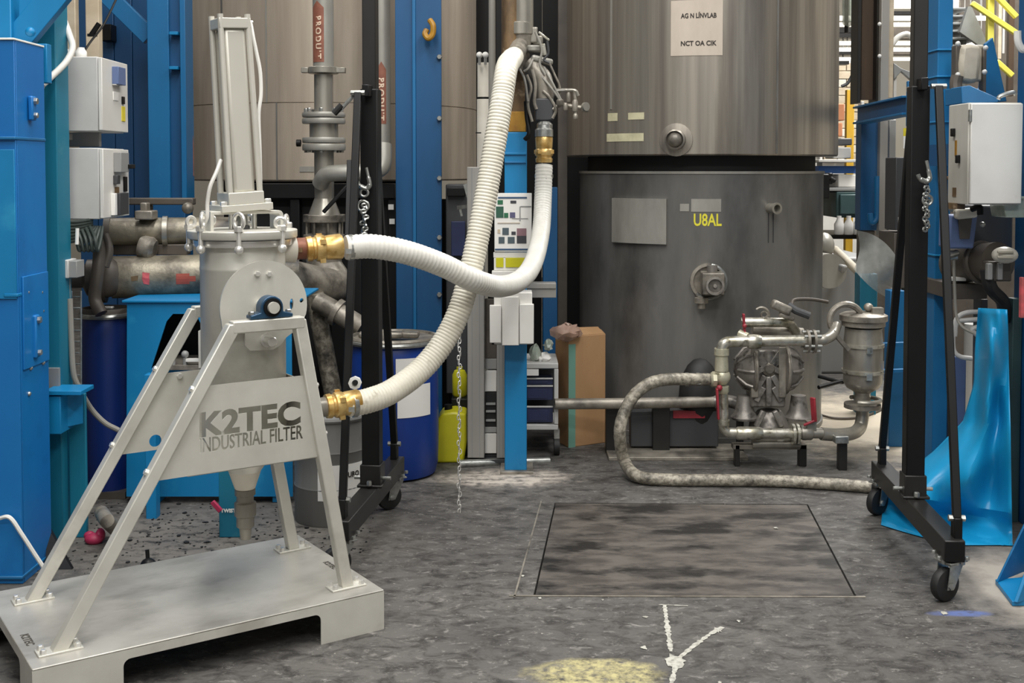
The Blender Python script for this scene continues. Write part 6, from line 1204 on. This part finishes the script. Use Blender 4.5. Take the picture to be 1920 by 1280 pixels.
obj('base', G().span(P(1530, 520, 9.0).x, P(1640, 520, 9.0).x, 9.0, 9.8, 0, P(1580, 482, 9.0).z), M['plastic_grey'], fm, .02); obj('housing', G().cyl(P(1538, 505, 8.8), P(1556, 508, 8.6), .13, n=20), M['tank_plate'], fm); obj('head', G().ball(P(1545, 460, 8.9), .08, .08, .1), M['tank_plate'], fm); obj('arm', G().bar(P(1552, 492, 8.7), P(1585, 505, 8.6), .06, .06), M['plastic_grey'], fm, .015)
one('white_duct', 'pale flexible duct in the far hall left of the right gantry post', 'duct', G().tube(spline([P(1672, 84, 9.0), P(1684, 70, 9.0), P(1700, 64, 9.0), P(1712, 70, 9.0), P(1728, 68, 9.0), P(1740, -120, 9.2)]), .022, 12), M['enclosure'])
tf = thing('far_funnel', 'grey funnel sheet in the far hall left of the right gantry post', 'funnel', P(1695, 150, 9.0)); obj('sheet_metal', G().prism([P(1676, 118, 9.0), P(1690, 128, 9.0), P(1722, 140, 9.0), P(1710, 152, 9.0), P(1690, 134, 9.0), P(1676, 150, 9.0)], Y3 * .04), M['stair_grey'], tf, .004); obj('post', G().span(P(1676, 150, 9.02).x, P(1681, 150, 9.02).x, 9.02, 9.05, 0, P(1676, 120, 9.02).z), M['enclosure_side'], tf)
# stairs and yellow railing
sr = thing('staircase', 'grey steel staircase with yellow railings in the far right background', 'staircase', P(1830, 110, 10.5))
obj('stringer', G().prism([P(1815, 12, 10.2), P(1822, 12, 10.2), P(1853, 84, 10.2), P(1846, 92, 10.2), P(1800, 60, 10.2)], Y3 * .05), M['stair_grey'], sr)
obj('support', G().span(P(1806, 50, 10.4).x, P(1812, 50, 10.4).x, 10.4, 10.45, 0, P(1806, 58, 10.4).z), M['stair_grey'], sr)
for i in range(6): obj('tread', G().pbox(1786, 1818 + i * 6.2, 14 + i * 14, 18 + i * 14, 10.3, .5), M['stair_grey'], sr, .003)
rl = thing('railing', 'yellow tube railing slanting down in the far right background', 'railing', P(1860, 80, 10.0))
obj('post', G().bar(P(1857, -20, 10.0), V((P(1857, 75, 10.0).x, 10.0, 0)), .055, .055), M['rail_yellow'], rl, .006)
for (a, b) in (((1822, 6), (1905, 62)), ((1862, -14), (1906, 32)), ((1868, 115), (1898, 142))): obj('rail', G().bar(P(*a, 9.95), P(*b, 9.95), .04, .045), M['rail_yellow'], rl, .006)
for i, (x0, x1, y1, k) in enumerate(((1872, 1878, 110, 'tan_wall'), (1880, 1884, 100, 'enclosure_side'), (1892, 1902, 180, 'brown_beam'))): one('far_pipe', ['tan upright pipe behind the yellow railing', 'pale upright pipe behind the yellow railing', 'brown upright pipe behind the yellow railing'][i], 'pipe', G().span(P(x0, 60, 10.8).x, P(x1, 60, 10.8).x, 10.8, 10.85, P(x0, y1, 10.8).z, HZ), M[k])
one('dark_backdrop_panel', 'dark steel cladding behind the staircase', 'partition', G().pbox(1800, 1960, -80, 300, 12.5, .05), M['brown_grey'])
one('hall_partition', 'long dark grey machine partition behind the right gantry', 'partition', G().span(P(1640, 400, 9.6).x, P(1960, 400, 9.6).x, 9.6, 9.65, 0, P(1700, 300, 9.6).z), M['brown_grey'])
